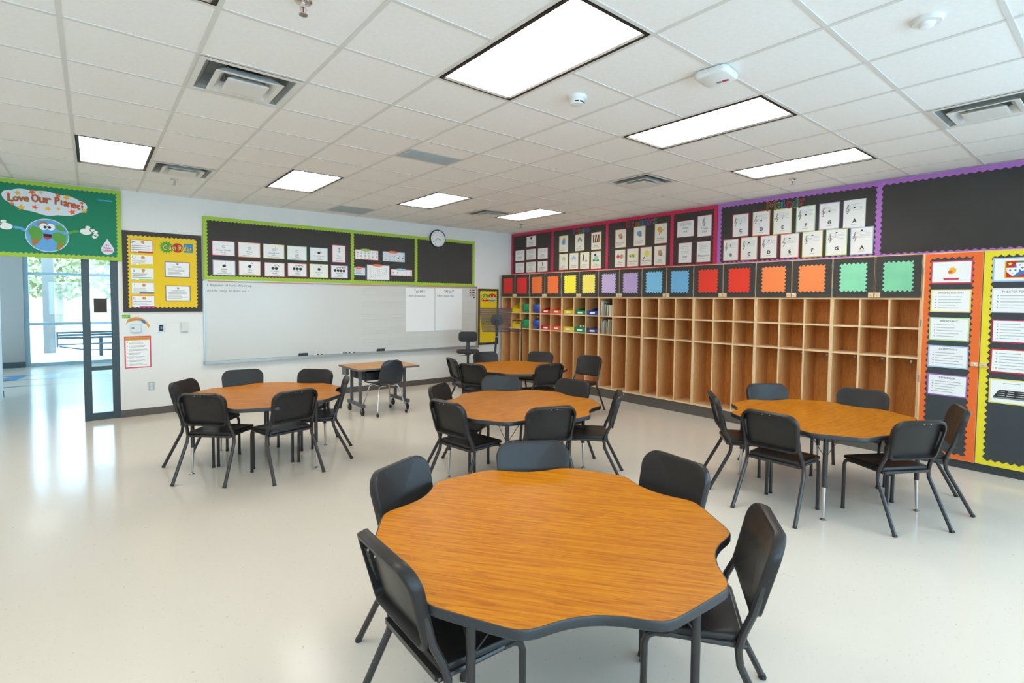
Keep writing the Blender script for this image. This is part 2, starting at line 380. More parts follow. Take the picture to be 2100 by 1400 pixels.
mat('grille', 'b4bab8', .5)
for k, (i, j) in enumerate(GRILLES):
    t = thing('return_grille', 'flat pale grey return grille in the ceiling ' + ('tile grid above the tables' if k == 0 else 'beside the whiteboard wall'), 'air vent', ((i+.5)*T, (j+.5)*T, H))
    y0 = 0 if k == 0 else -.29
    mb = MB(); mb.box(-.29, y0, .001, .29, .29, .006, 'grille'); obj('frame', mb, t, local=True)
    if k == 0: obj('blank_tile', BX(-.299, -.299, .005, .299, 0, .02, 'tile'), t, local=True)
    for q in range(12):
        yy = y0+.03+q*(.26-y0-.03)/11
        obj('slat', BX(-.27, yy-.004, -.003, .27, yy+.004, .001, 'grille'), t, local=True)
# ---- sprinklers, detectors, access point
mat('red_bulb', 'b02030', .3)
for (cx, cy, lb) in ((1.49, -1.54, 'over the open floor by the doorway row'), (1.48, 6.45, 'near the planet bulletin board'), (10.45, 6.43, 'in the corner over the music stand'), (10.4, -1.52, 'beside the melody board')):
    t = thing('sprinkler', 'small chrome fire sprinkler head ' + lb, 'sprinkler', (cx*T, cy*T, H))
    obj('escutcheon', MB().lathe([(.012, -.012), (.034, -.01), (.041, -.003), (.041, .005)], 'chrome', 20), t, local=True, smooth=40)
    obj('body', MB().lathe([(.009, -.03), (.012, -.012)], 'chrome', 12), t, local=True)
    obj('glass_bulb', MB().lathe([(.003, -.056), (.003, -.03)], 'red_bulb', 8), t, local=True)
    for s in (-1, 1): obj('arm', MB().tube([(s*.012, 0, -.028), (s*.013, 0, -.045), (s*.004, 0, -.062)], .0025, 'chrome', 6), t, local=True)
    obj('deflector', MB().lathe([(.02, -.066), (.02, -.063), (.004, -.061)], 'steel', 16), t, local=True)
t = thing('smoke_detector', 'white smoke detector with dark sensing slots on the ceiling', 'smoke detector', (4.5*T, -1.6*T, H))
obj('base', MB().lathe([(.062, -.022), (.068, -.016), (.07, .004)], 'white', 28), t, local=True, smooth=40)
obj('cap', MB().lathe([(.03, -.055), (.045, -.052), (.052, -.035), (.056, -.022)], 'white', 28), t, local=True, smooth=40)
for a in (-150, -110, -70): obj('slot', MB().tube([(.05*math.cos(R(a)), .05*math.sin(R(a)), -.042), (.05*math.cos(R(a+28)), .05*math.sin(R(a+28)), -.042)], .005, 'ink', 6), t, local=True)
t = thing('occupancy_sensor', 'white round domed occupancy sensor alone on a ceiling tile', 'sensor', (5.5*T, -4.57*T, H))
obj('base', MB().lathe([(.06, -.018), (.066, -.012), (.067, .004)], 'white', 28), t, local=True, smooth=40)
obj('dome', MB().lathe([(.012, -.04), (.028, -.036), (.036, -.018)], 'paper', 24), t, local=True, smooth=50)
t = thing('wireless_access_point', 'white rounded box clipped under the ceiling grid with a red sticker', 'access point', (5.11*T, -2.95*T, H), R(6))
def rrect(hx, hy, r, n=5):
    P = []
    for sx, sy, a0 in ((1, 1, 0), (-1, 1, 90), (-1, -1, 180), (1, -1, 270)):
        for k in range(n+1):
            a = R(a0+90*k/n); P.append((sx*(hx-r)+r*math.cos(a), sy*(hy-r)+r*math.sin(a)))
    return P
mb = MB(); o = rrect(.105, .105, .035); mb.loops([[(x*.85, y*.85, -.045) for x, y in o], [(x*.97, y*.97, -.035) for x, y in o], [(x, y, -.015) for x, y in o], [(x*.95, y*.95, -.004) for x, y in o]], 'white'); obj('shell', mb, t, local=True, smooth=50)
mat('red', 'c62a26', .6)
obj('sticker', BX(.035, -.06, -.0456, .06, -.02, -.045, 'red'), t, local=True); obj('data_label', BX(.035, -.015, -.0456, .06, .015, -.045, 'ink2'), t, local=True)

# =================================================================== DOORWAY AND LOBBY
mat('steel_blue', '37484f', .4, spec=.5)
d = thing('door_1', 'narrow dark blue-grey steel sidelight with two glass panes', 'door', (.19, YB+.05, 0)); d['kind'] = 'structure'; del d['category']
yA, yB_ = YB+.02, YB+.07; z1 = DZ
for a, b in ((0, .083), (.296, .378)): obj('stile', BX(a, yA-.01, 0, b, yB_+.01, z1, 'steel_blue'), d)
for a, b in ((0, .095), (.66, .715), (z1-.05, z1)): obj('rail', BX(.083, yA, a, .296, yB_, b, 'steel_blue'), d)
for a, b in ((.095, .66), (.715, z1-.05)): obj('pane', BX(.083, YB+.042, a, .296, YB+.048, b, 'glass'), d)
o = obj('door_sign', BX(.118, YB+.036, 1.423, .257, YB+.042, 1.615, 'blackpaper'), origin=(.187, YB+.04, 1.423)); tag(o, 'blank black square card taped to the sidelight glass', 'sign')
mb = MB(); mb.box(DX0, yA-.01, 0, DX0+.07, yB_+.01, z1, 'steel_blue'); mb.box(DX0+.07, yA-.01, z1-.05, 0, yB_+.01, z1, 'steel_blue'); struct(obj('trim_1', mb))
# lobby shell
mat('lobby_wall', 'a5a39c', .6)
YS = 12.7
struct(obj('ceiling_lobby', BX(-4, YB+.15, H, 4.2, YS+.3, H+.1, 'tile')))
struct(obj('wall_lobby_near', BX(-4.0, YB+.15, 0, -1.03, 8.0, H, 'wall')))
struct(obj('baseboard_lobby_near', BX(-4.0, 8.0, 0, -1.022, 8.008, .1, 'base')))
struct(obj('wall_lobby_left', BX(-4.2, 8.0, 0, -4.0, YS, H, 'lobby_wall')))
struct(obj('wall_lobby_right', BX(4.0, YB+.15, 0, 4.2, YS+.2, H, 'wall')))
struct(obj('wall_lobby_far', BX(-4.0, YS-.15, 0, -1.1, YS+.2, H, 'lobby_wall')))
struct(obj('baseboard_lobby', BX(-4.0, YS-.162, 0, -1.095, YS-.15, .13, 'steel_blue')))
mat('storefront', 'a3c2cf', .4)  # dark grey frame, window glare mixed into the colour as pale blue
wn = bpy.data.objects.new('window_1', None); C.objects.link(wn); wn['kind'] = 'structure'; ORG[wn.as_pointer()] = (0, 0, 0)
xs = [-1.1, .95, 2.45, 4.0]
for i, x in enumerate(xs): obj('mullion', BX(x, YS-.02, 0, x+(.08 if i == 0 else .06), YS+.1, H, 'storefront'), wn)
for z, h in ((0, .07), (.95, .06), (2.12, .06), (H-.06, .06)): obj('rail', BX(-1.02, YS, z, 4.0, YS+.09, z+h, 'storefront'), wn)
for i in range(3):
    for a, b in ((.07, .95), (1.01, 2.12), (2.18, H-.06)): obj('pane', BX(xs[i]+.06, YS+.04, a, xs[i+1], YS+.046, b, 'glass'), wn)
t = thing('ceiling_light', 'square white ceiling light in the lobby beyond the doorway', 'ceiling light', (-.75, 10.55, H))
obj('housing', BX(-.3, -.3, -.012, .3, .3, 0, 'white'), t, local=True); obj('lens', BX(-.27, -.27, -.016, .27, .27, -.012, 'lens_lobby'), t, local=True)
# floor inlay of the lobby
mat('inlay', '3f86b8', .3); mat('inlay_line', '3d4d5a', .3)
for z_, pts in ((0, [(-1.33, 10.25), (-1.05, 10.25), (-.92, 10.92), (-1.2, 10.92)]), (0, [(-.72, 10.25), (-.44, 10.25), (-.42, 10.92), (-.66, 10.92)]), (0, [(.0, 10.25), (.28, 10.25), (.38, 10.92), (.1, 10.92)])):
    obj('floor_tile', MB().prism([(x, y, 0) for x, y in pts], (0, 0, .0012), 'inlay'), fl)
for y in (9.25, 10.2, 10.95): obj('floor_line', BX(-1.6, y-.04, 0, 3.9, y+.04, .001, 'inlay_line'), fl)
# outside
mat('concrete', 'd9dad8', .8, noise=.04, scale=2); mat('grass_out', 'b9c2a0', .9, noise=.1, scale=2)
struct(obj('ground', MB().box(-40, 12.9, -.2, 60, 20, -.03, 'concrete').box(-40, 20, -.2, 60, 80, -.05, 'grass_out')), 'pale paving outside the lobby windows')
mat('column', '7a7872', .6)  # shaft colour darkened so the column reads as backlit
t = thing('column', 'pale blue square porch column outside the lobby window', 'column', (-.8, 15.2, -.03))
obj('shaft', BX(-.12, -.12, .12, .12, .12, 3.6, 'column'), t, local=True); obj('plinth', BX(-.15, -.15, 0, .15, .15, .12, 'concrete'), t, local=True)
mat('bench', '263a48', .4)
t = thing('picnic_bench', 'dark blue slatted metal picnic bench outside the lobby glass', 'bench', (.9, 15.0, -.03))
for a, b in ((.49, .55), (.565, .625), (.64, .69)): obj('back_slat', BX(-1.52, 0, a, 1.52, .03, b, 'bench'), t, local=True)
for s_ in (-1, 1): obj('end_panel', BX(s_*1.52, -.02, .27, s_*1.56, .05, .69, 'bench'), t, local=True)
for k in range(2): obj('seat_slat', BX(-1.52, -.32+k*.16, .345, 1.52, -.18+k*.16, .375, 'bench'), t, local=True)
for s_ in (-1, 1):
    obj('brace', MB().tube([(s_*1.5, 0, .29), (s_*.9, 0, .17), (s_*.6, 0, .16)], .02, 'bench', 8), t, local=True)
    obj('post', BX(s_*.62-.04, -.03, 0, s_*.62+.04, .05, .49, 'bench'), t, local=True)
obj('stretcher', BX(-.62, -.02, .14, .62, .04, .18, 'bench'), t, local=True)
mat('leaf', '9c9a74', .9, noise=.15, scale=3); mat('bark', '8d8478', .9)  # green foliage paled in its colour to stand in for outdoor glare
for k, (x, y, r_, lb) in enumerate(((2.4, 30, 2.6, 'large tree paled by glare beyond the porch behind the sidelight'), (-1.4, 36, 2.0, 'small hazy tree beyond the porch behind the open doorway'))):
    t = thing('tree', lb, 'tree', (x, y, -.05)); g = random.Random(k)
    obj('trunk', MB().tube([(0, 0, 0), (.1, 0, 1.2), (0, .1, 2.6)], [.2, .15, .1], 'bark', 8), t, local=True)
    V = []; F = []
    for q in range(900):
        a, b, c = g.uniform(0, 6.28), g.uniform(-1, 1), g.random()**.33; rr = r_*c; s = math.sqrt(1-b*b)
        p = Vector((rr*s*math.cos(a), rr*s*math.sin(a), 3.0+rr*b*.8)); u_ = Vector((g.uniform(-1, 1), g.uniform(-1, 1), g.uniform(-1, 1))).normalized(); v_ = u_.orthogonal().normalized()
        n0 = len(V); V += [p-u_*.22, p+v_*.12, p+u_*.22, p-v_*.12]; F.append((n0, n0+1, n0+2, n0+3))
    fo = obj('foliage', MB().add(V, F, 'leaf'), t, local=True); fo['kind'] = 'stuff'

# =================================================================== CHAIRS
def make_chair(label):
    t = thing('music_chair', label, 'chair')
    # seat plate
    P = []
    for (x, y, r_, a0) in ((.474, .212, .035, 0), (.112, .196, .02, 90), (.112, -.196, .02, 180), (.474, -.212, .035, 270)):
        sx = 1 if x > .3 else -1; sy = 1 if y > 0 else -1
        for k in range(5):
            a = R(a0+90*k/4); P.append((x-sx*r_+r_*math.cos(a), y-sy*r_+r_*math.sin(a)))
    cx = .3
    def lp(k, z): return [(cx+(x-cx)*k, y*k, z - .010*max(0, (x-.39)/.08)**2) for x, y in P]
    mb = MB(); mb.loops([lp(.97, .414), lp(1, .418), lp(1, .434), lp(.975, .440), lp(.8, .438), lp(.4, .436)], 'plastic'); obj('seat', mb, t, local=True, smooth=50)
    # frame rails and legs
    mb = MB(); mb.box(.095, -.19, .395, .118, .19, .414, 'tube'); mb.box(.40, -.19, .398, .42, .19, .414, 'tube')
    for s in (-1, 1): mb.tube([(.10, s*.195, .404), (.38, s*.198, .404)], .0115, 'tube', 8)
    obj('seat_frame', mb, t, local=True, smooth=40)
    for s in (-1, 1):
        lg = obj('leg', MB().tube([(-.045, s*.236, .012), (.100, s*.222, .295), (.124, s*.218, .345), (.130, s*.214, .40), (.113, s*.209, .46), (.081, s*.200, .53), (.026, s*.192, .72)], .0145, 'tube', 8, rot=R(22)), t, local=True, smooth=30)
        obj('foot', MB().tube([(-.0495, s*.2367, .0), (-.044, s*.2358, .016)], .0162, 'rubber', 8), lg, local=True)
        lg = obj('leg', MB().tube([(.37, s*.198, .404), (.420, s*.199, .402), (.445, s*.2, .388), (.456, s*.2, .36), (.458, s*.2, .012)], .0135, 'tube', 8, rot=R(22)), t, local=True, smooth=30)
        obj('foot', MB().tube([(.458, s*.2, 0), (.458, s*.2, .016)], .0155, 'rubber', 8), lg, local=True)
    # backrest shell
    hw, hh = .215, .147; zc = .665
    out = []
    for sx, sy, r_, a0 in ((1, 1, .085, 0), (-1, 1, .085, 90), (-1, -1, .035, 180), (1, -1, .035, 270)):
        w_ = hw if sy > 0 else hw-.012
        for k in range(9):
            a = R(a0+90*k/8); out.append((sx*(w_-r_)+r_*math.cos(a), sy*(hh-r_)+r_*math.sin(a)))
    nrm = Vector((.31, 0, .085)).normalized()           # points forward
    def pt(s_, t_, dep):
        x = .045-.085*(t_/.31)+.028*(s_/.215)**2-.008
        return Vector((x, s_, zc+t_))-nrm*dep
    def ring(k, dep, inset=0):
        R_ = []
        for s_, t_ in out:
            l = math.hypot(s_, t_); f = k*(l-inset)/l if l else 0
            R_.append(pt(s_*f, t_*f, dep))
        return R_
    mb = MB(); mb.loops([ring(.15, -.0), ring(.5, 0), ring(.85, 0), ring(1, 0, .012), ring(1, .002, .004), ring(1, .009), ring(1, .040), ring(1, .044, .004), ring(1, .044, .018), ring(1, .041, .021), ring(1, .010, .023), ring(.5, .009), ring(.15, .009)], 'plastic')
    bk = obj('backrest', mb, t, local=True, smooth=42)
    for s in (-.028, .028):
        p = pt(s, hh-.012, .044); obj('rivet', MB().lathe([(.003, -.0015), (.0042, -.0005), (.0042, .003)], 'steel', 10, c=p, ax='x'), bk, local=True)
    return t
CH = [ # x, y, heading (deg), label  -- x,y below the middle of the back's top edge
 (0.850, -1.922, -1, 'black chair at the five-chair table, its back to the open floor by the doorway'),
 (1.294, -1.155, -66, 'black chair at the five-chair table, its back towards the table by the rolling desk'),
 (2.109, -1.265, -124, 'black chair at the five-chair table, blue-sheened, its back to the next flower table'),
 (2.521, -1.974, 173, 'black chair at the five-chair table, its back towards the table by the orange cabinet'),
 (2.120, -2.636, 126, 'black chair beside the empty place of the five-chair table, edge of its back scuffed brown'),
 (2.718, 0.826, -55, 'black chair at the middle flower table, its back towards the rolling desk'),
 (2.339, 0.078, 8, 'black chair at the middle flower table, its back to the open floor, seat fully seen'),
 (3.561, 0.910, -118, 'black chair at the middle flower table, blue-sheened, its back to the table by the stool'),
 (4.040, 0.258, -172, 'black chair at the middle flower table, its back to the cubbies'),
 (2.892, -0.614, 70, 'black chair at the middle flower table, its back to the five-chair table'),
 (3.833, -0.512, 131, 'black chair at the middle flower table, edge-on, towards the table by the orange cabinet'),
 (4.039, 2.664, -15, 'black chair at the table by the stool, its back towards the rolling desk'),
 (3.921, 1.997, 22, 'black chair at the table by the stool, beside the chair turned from the desk'),
 (4.966, 3.117, -102, 'black chair at the table by the stool, directly in front of the drafting stool'),
 (5.722, 2.619, -152, 'black chair at the table by the stool, its back to the bin cubbies'),
 (4.764, 1.384, 78, 'black chair at the table by the stool, its back to the middle flower table'),
 (5.964, 1.772, -172, 'black chair pulled away from the table by the stool, close to the cubbies'),
 (0.786, 2.539, -38, 'black chair with a small round sticker, beside the outlet and the red-edged notice'),
 (0.813, 1.617, 47, 'black chair at the table beside the rolling desk, its back to the doorway'),
 (1.527, 1.312, 102, 'black chair at the table beside the rolling desk, facing the whiteboard'),
 (1.438, 3.046, -96, 'black chair at the table beside the rolling desk, its back under the whiteboard, bluish'),
 (2.130, 2.599, -137, 'black chair at the table beside the rolling desk, back to the whiteboard, beside the desk'),
 (2.175, 1.790, 159, 'black chair at the table beside the rolling desk, edge-on, standing nearest that desk'),
 (4.474, -1.069, -52, 'black chair at the table by the orange cabinet, edge-on, facing along the cubbies'),
 (4.083, -1.745, 0, 'black chair at the table by the orange cabinet, back to the five-chair table'),
 (4.674, -2.558, 60, 'black chair at the table by the orange cabinet, its grey-sheened back to the open floor'),
 (5.448, -1.102, -125, 'black chair at the table by the orange cabinet, blue-sheened, its back to the cubbies'),
 (5.893, -1.832, -172, 'black chair at the table by the orange cabinet, its back to the green-door cubbies'),
 (5.541, -2.620, 112, 'black chair standing edge-on right in front of the orange cabinet door'),
]
GC = 'black chairs around the flower tables'
chair0 = None
for x, y, h, lb in CH:
    if chair0 is None:
        chair0 = make_chair(lb); chair0['group'] = GC; chair0.location = (x, y, 0); chair0.rotation_euler = (0, 0, R(h))
    else: dup(chair0, (x, y, 0), R(h), lb, GC)
# the little sticker on one chair's backrest
mat('orange', 'f06a28', .6); mat('blue', '3a78c0', .6)
st = [o for o in C.objects if o.get('label', '').startswith('black chair with a small round sticker')][0]
sb = [c for c in st.children if c.name.startswith('backrest')][0]
mb = MB(); mb.lathe([(.026, 0), (.026, .001)], 'orange', 16, c=(.052, .02, .62), ax='x'); mb.lathe([(.014, .001), (.014, .0016)], 'blue', 12, c=(.052, .02, .612), ax='x'); obj('sticker', mb, sb, local=True)

# =================================================================== FLOWER TABLES
def flower(scale=1, n=8):
    A = [0, 5, 9, 12, 14.5, 17, 20, 24, 27, 30]; Rr = [.744, .747, .753, .757, .748, .728, .702, .681, .673, .67]
    pts = []
    for d in range(0, 360, 2):
        q = abs((d+30) % 60-30); k = max(i for i in range(len(A)) if A[i] <= q); k = min(k, len(A)-2)
        f = (q-A[k])/(A[k+1]-A[k]); f = max(0, min(1, f)); r_ = Rr[k]+(Rr[k+1]-Rr[k])*f; pts.append(r_)
    n = len(pts); pts = [(pts[i-1]+2*pts[i]+pts[(i+1) % n])/4 for i in range(n)]
    return [(pts[i]*math.cos(R(2*i)), pts[i]*math.sin(R(2*i)), pts[i]) for i in range(n)]
FLW = flower()
def make_table(name_label, x, y, phase, grain, legs):
    ztop = .67
    t = thing('flower_table', name_label, 'table', (x, y, 0), 0, 'flower-shaped tables')
    # the laminate keeps its own grain direction: build its outline rotated into the grain frame
    g = R(grain); ph = R(phase)
    def ol(k, z, rot): return [(math.cos(rot)*(px*k)-math.sin(rot)*(py*k), math.sin(rot)*(px*k)+math.cos(rot)*(py*k), z) for px, py, r_ in FLW]
    mb = MB(); kk = 1-.004/.72
    mb.loops([ol(kk, ztop-.033, ph-g), ol(kk, ztop, ph-g)], 'laminate'); o = obj('tabletop', mb, t, local=True); o.rotation_euler = (0, 0, g)
    mb = MB(); mb.loops([ol(kk, ztop-.034, ph), ol(.9985, ztop-.034, ph), ol(1.003, ztop-.03, ph), ol(1.004, ztop-.006, ph), ol(1.0, ztop-.0005, ph), ol(kk, ztop-.0005, ph)], 'tband', False, False); mb.loops([ol(kk, ztop-.034, ph), ol(kk, ztop-.0335, ph)], 'underside'); obj('edge_band', mb, t, local=True, smooth=35)
    for a in legs:
        ca, sa = math.cos(R(a)), math.sin(R(a)); r_ = .655; px, py = r_*ca, r_*sa
        lg = obj('leg', MB().tube([(px, py, .25), (px, py, ztop-.034)], .0165, 'tube', 12), t, local=True, smooth=40)
        obj('inner_leg', MB().tube([(px+.008*ca, py+.008*sa, .02), (px, py, .26)], [.009, .0135], 'chrome', 12), lg, local=True, smooth=40)
        obj('glide', MB().lathe([(.02, 0), (.02, .006), (.006, .014), (.006, .022)], 'steel', 14, c=(px+.008*ca, py+.008*sa, 0)), lg, local=True, smooth=40)
        obj('mount_plate', BX(px-.05, py-.05, ztop-.04, px+.05, py+.05, ztop-.034, 'tube'), lg, local=True)
        for s in (-1, 1):
            qx, qy = px-s*.10*sa-.06*ca, py+s*.10*ca-.06*sa
            obj('brace', MB().tube([(px, py, .47), (qx, qy, ztop-.036)], .0028, 'tube', 6), lg, local=True)
    return t
make_table('big flower-shaped oak laminate table with five chairs and one empty place', 1.64, -1.923, 27.2, -53, (-157, -82, 21, 92))
make_table('flower-shaped oak laminate table in the middle of the room between three other tables', 3.1975, .145, 29.25, 3, (-139, -22, 41, 149))
make_table('flower-shaped oak laminate table in front of the drafting stool and bin cubbies', 4.851, 2.215, 55.6, -48, (-130, -22, 50, 119))
make_table('flower-shaped oak laminate table beside the rolling desk and doorway floor', 1.45, 2.071, 10.9, -36, (-174, -62, 12, 118))
make_table('flower-shaped oak laminate table by the orange cabinet door and green cubby doors', 4.97, -1.805, 27.8, -4.6, (-158, -76, 22, 100))

# =================================================================== ROLLING DESK, SCHOOL CHAIR, STOOL, STANDS
mat('desk_metal', '5f6164', .4); mat('desk_black', '2e3034', .5); mat('desk_edge', '6d6a66', .5)
t = thing('rolling_desk', 'small oak-top student desk on black casters under the whiteboard', 'desk', (3.355, 3.55, 0))
wood('laminate_light', 'a3661a', 'b97c2e', 'c99144', .35, (1.1, 9, 9), 2.4)
obj('desktop', BX(-.46, -.36, .648, .46, .36, .67, 'laminate_light'), t, local=True)
mb = MB()
for a in ((-.465, -.365, .645, .465, -.36, .669), (-.465, .36, .645, .465, .365, .669), (-.465, -.36, .645, -.46, .36, .669), (.46, -.36, .645, .465, .36, .669)): mb.box(*a, 'desk_edge')
obj('edge_band', mb, t, local=True)
obj('book_box', MB().box(-.30, -.22, .485, .18, .3, .49, 'desk_black').box(-.30, -.22, .49, -.294, .3, .648, 'desk_black').box(.174, -.22, .49, .18, .3, .648, 'desk_black').box(-.30, .294, .49, .18, .3, .648, 'desk_black').box(-.3, -.22, .49, .18, -.214, .60, 'desk_black'), t, local=True)
for s in (-1, 1):
    x = s*.345-.0
    bar = obj('base_bar', BX(x-.02, -.26, .115, x+.02, .30, .16, 'desk_metal'), t, local=True)
    for y in (-.13, .17): obj('post', BX(x-.018, y-.018, .16, x+.018, y+.018, .648, 'desk_metal'), t, local=True)
    obj('post_bracket', BX(x-.03, -.2, .622, x+.03, .26, .648, 'desk_metal'), t, local=True)
    for y in (-.21, .25):
        c = obj('caster', MB().lathe([(.03, -.013), (.05, -.011), (.05, .011), (.03, .013)], 'rubber', 20, c=(x, y, .05), ax='x'), t, local=True, smooth=40)
        obj('fork', MB().box(x-.018, y-.012, .05, x-.014, y+.012, .115, 'steel').box(x+.014, y-.012, .05, x+.018, y+.012, .115, 'steel').box(x-.018, y-.014, .108, x+.018, y+.014, .115, 'steel'), c, local=True)
obj('side_hook', MB().box(-.455, .1, .54, -.415, .26, .645, 'desk_metal'), t, local=True)

t = thing('school_chair', 'black shell school chair on chrome legs with small casters, drawn up to the rolling desk', 'chair', (3.345, 3.357, 0), R(4))
# shell: seat + back sweep (local y forward)
mat('shell', '30343a', .4)
prof = []   # (y, z, halfwidth) from seat front to back top
for y, z, w_ in ((.235, .405, .19), (.22, .425, .205), (.12, .43, .215), (-.02, .425, .215), (-.12, .428, .21), (-.185, .455, .20), (-.215, .51, .19), (-.235, .60, .185), (-.255, .70, .17), (-.265, .755, .14), (-.268, .785, .07)): prof.append((y, z, w_))
mb = MB(); V = []; n = 9; F = []
for q, (y, z, w_) in enumerate(prof):
    for k in range(n):
        s = -1+2*k/(n-1); lift = .03*abs(s)**3 if q < 5 else 0; fwd = .035*abs(s)**2 if q >= 5 else 0
        V.append((s*w_, y+fwd, z+lift))
off = len(V)
for q, (y, z, w_) in enumerate(prof):
    y0, z0 = prof[max(0, q-1)][:2]; y1, z1_ = prof[min(len(prof)-1, q+1)][:2]; tv = Vector((y1-y0, z1_-z0)).normalized(); nx = Vector((tv.y, -tv.x))
    for k in range(n):
        p = V[q*n+k]; V.append((p[0], p[1]-nx.x*-.006*-1, p[2]-nx.y*-.006*-1))
for q in range(len(prof)-1):
    for k in range(n-1):
        a = q*n+k; F.append((a, a+1, a+n+1, a+n)); F.append((off+a, off+a+n, off+a+n+1, off+a+1))
for q in range(len(prof)-1):
    a = q*n; F.append((a, a+n, off+a+n, off+a)); a = q*n+n-1; F.append((a, off+a, off+a+n, a+n))
for k in range(n-1):
    F.append((k, off+k, off+k+1, k+1)); a = (len(prof)-1)*n+k; F.append((a, a+1, off+a+1, off+a))
obj('shell', mb.add(V, F, 'shell'), t, local=True, smooth=60)
for y0, y1 in ((-.12, -.225), (.13, .22)):
    for s in (-1, 1):
        lg = obj('leg', MB().tube([(s*.04, y0, .405), (s*.13, y0, .405), (s*.155, y0+(y1-y0)*.1, .385), (s*.225, y1, .065)], .0105, 'chrome', 10), t, local=True, smooth=40)
        obj('caster', MB().lathe([(.012, -.01), (.025, -.008), (.025, .008), (.012, .01)], 'rubber', 14, c=(s*.227, y1, .025), ax='x'), lg, local=True, smooth=40)
        obj('caster_fork', BX(s*.225-.006, y1-.008, .035, s*.225+.006, y1+.008, .07, 'steel'), lg, local=True)
obj('under_frame', MB().tube([(-.1, .13, .408), (-.1, -.12, .408)], .01, 'chrome', 8).tube([(.1, .13, .408), (.1, -.12, .408)], .01, 'chrome', 8), t, local=True)

mat('fabric', '37393a', .9, noise=.1, scale=60)
t = thing('drafting_stool', 'tall black swivel stool with a padded back in front of the whiteboard corner', 'stool', (5.58, 4.5, 0), R(-34))
def pad(w_, h_, th, r_, zc_, yc, tilt=0):
    o = rrect(w_, h_, r_, 6); return [[(x*k, yc+dy, zc_+y*k) for x, y in o] for k, dy in ((.9, -th), (1, -th*.5), (1, th*.5), (.9, th))]
obj('backrest', MB().loops(pad(.175, .095, .03, .06, .945, -.06), 'fabric'), t, local=True, smooth=60)
o_ = rrect(.21, .20, .08, 6)
obj('seat', MB().loops([[(x*k, .10+y*k, z) for x, y in o_] for k, z in ((.85, .625), (1, .64), (1, .665), (.92, .68))], 'fabric'), t, local=True, smooth=60)
obj('back_bar', MB().loops([[(a, -.07+b*.012, z) for a, b in ((-w_, -1), (w_, -1), (w_, 1), (-w_, 1))] for z, w_ in ((.60, .045), (.72, .04), (.80, .03), (.9, .035))], 'desk_black'), t, local=True)
obj('column', MB().lathe([(.03, .1), (.03, .42), (.022, .425), (.022, .58), (.06, .6), (.09, .622)], 'desk_black', 16, c=(0, .08, 0)), t, local=True, smooth=40)
obj('lever', MB().tube([(0, .08, .585), (-.14, .02, .575)], .006, 'desk_black', 6), t, local=True)
mb = MB(); mb.tube([(.2*math.cos(R(a)), .08+.2*math.sin(R(a)), .26) for a in range(0, 361, 20)], .01, 'chrome', 8, cap=False); obj('foot_ring', mb, t, local=True, smooth=50)
for k in range(5):
    a = R(72*k+20); e = (.29*math.cos(a), .08+.29*math.sin(a))
    lg = obj('base_leg', MB().tube([(0, .08, .1), (e[0], e[1], .07)], [.025, .016], 'desk_black', 8), t, local=True)
    obj('caster', MB().lathe([(.015, -.018), (.028, -.014), (.028, .014), (.015, .018)], 'rubber', 14, c=(e[0], e[1], .028), ax='x'), lg, local=True, smooth=40)
    obj('caster_stem', MB().lathe([(.008, .05), (.008, .08)], 'desk_black', 8, c=(e[0], e[1], 0)), lg, local=True)
    if k < 2: obj('ring_spoke', MB().tube([(.03*math.cos(a), .08+.03*math.sin(a), .26), (.2*math.cos(a), .08+.2*math.sin(a), .26)], .006, 'chrome', 6), t, local=True)

# perforated music stand
def mesh_mat():
    M = bpy.data.materials.new('perforated metal'); M.use_nodes = True; nt = M.node_tree; N = nt.nodes.new; L = nt.links.new
    b = nt.nodes['Principled BSDF']; b.inputs['Base Color'].default_value = lin('4a3a38'); b.inputs['Roughness'].default_value = .5
    tc = N('ShaderNodeTexCoord'); v = N('ShaderNodeTexVoronoi'); v.feature = 'F1'; v.inputs['Scale'].default_value = 130; v.inputs['Randomness'].default_value = 0
    L(tc.outputs['Object'], v.inputs['Vector']); q = N('ShaderNodeMath'); q.operation = 'GREATER_THAN'; q.inputs[1].default_value = .45
    L(v.outputs['Distance'], q.inputs[0]); L(q.outputs[0], b.inputs['Alpha']); MATS['perf'] = M
mesh_mat()
t = thing('music_stand', 'large perforated conductor music stand with a round hub beside the schedule board', 'music stand', (5.70, 3.8, 0), R(52.6-90))
# local: x to the right as seen from the tables, y away
mb = MB(); mb.prism([(-.235, -.03, 1.07), (.235, -.03, 1.07), (.295, .06, 1.49), (-.295, .06, 1.49)], (0, .002, 0), 'perf'); obj('desk', mb, t, local=True)
obj('rim', MB().tube([(-.295, .06, 1.49), (-.235, -.03, 1.07), (.235, -.03, 1.07), (.295, .06, 1.49), (-.295, .06, 1.49)], .0035, 'desk_black', 6), t, local=True)
obj('ledge', BX(-.235, -.03, 1.065, .235, .05, 1.07, 'perf'), t, local=True)
obj('hub', MB().lathe([(.06, -.025), (.108, -.02), (.108, .005)], 'desk_black', 24, c=(.02, -.03, 1.28), ax='y'), t, local=True, smooth=40)
obj('post', MB().tube([(-.06, -.05, .02), (.015, -.05, 1.0), (.02, -.045, 1.28)], [.022, .02, .03], 'desk_black', 12), t, local=True, smooth=40)
obj('clamp', MB().lathe([(.012, -.03), (.012, .03)], 'steel', 10, c=(.02, -.06, .98), ax='x'), t, local=True)
obj('base', MB().lathe([(.22, 0), (.22, .015), (.05, .03), (.03, .06)], 'desk_black', 24, c=(-.06, -.05, 0)), t, local=True, smooth=40)
t = thing('boom_stand', 'slim black floor stand with a short bent arm against the bin cubbies', 'stand', (6.14, 3.6, 0), R(-38))
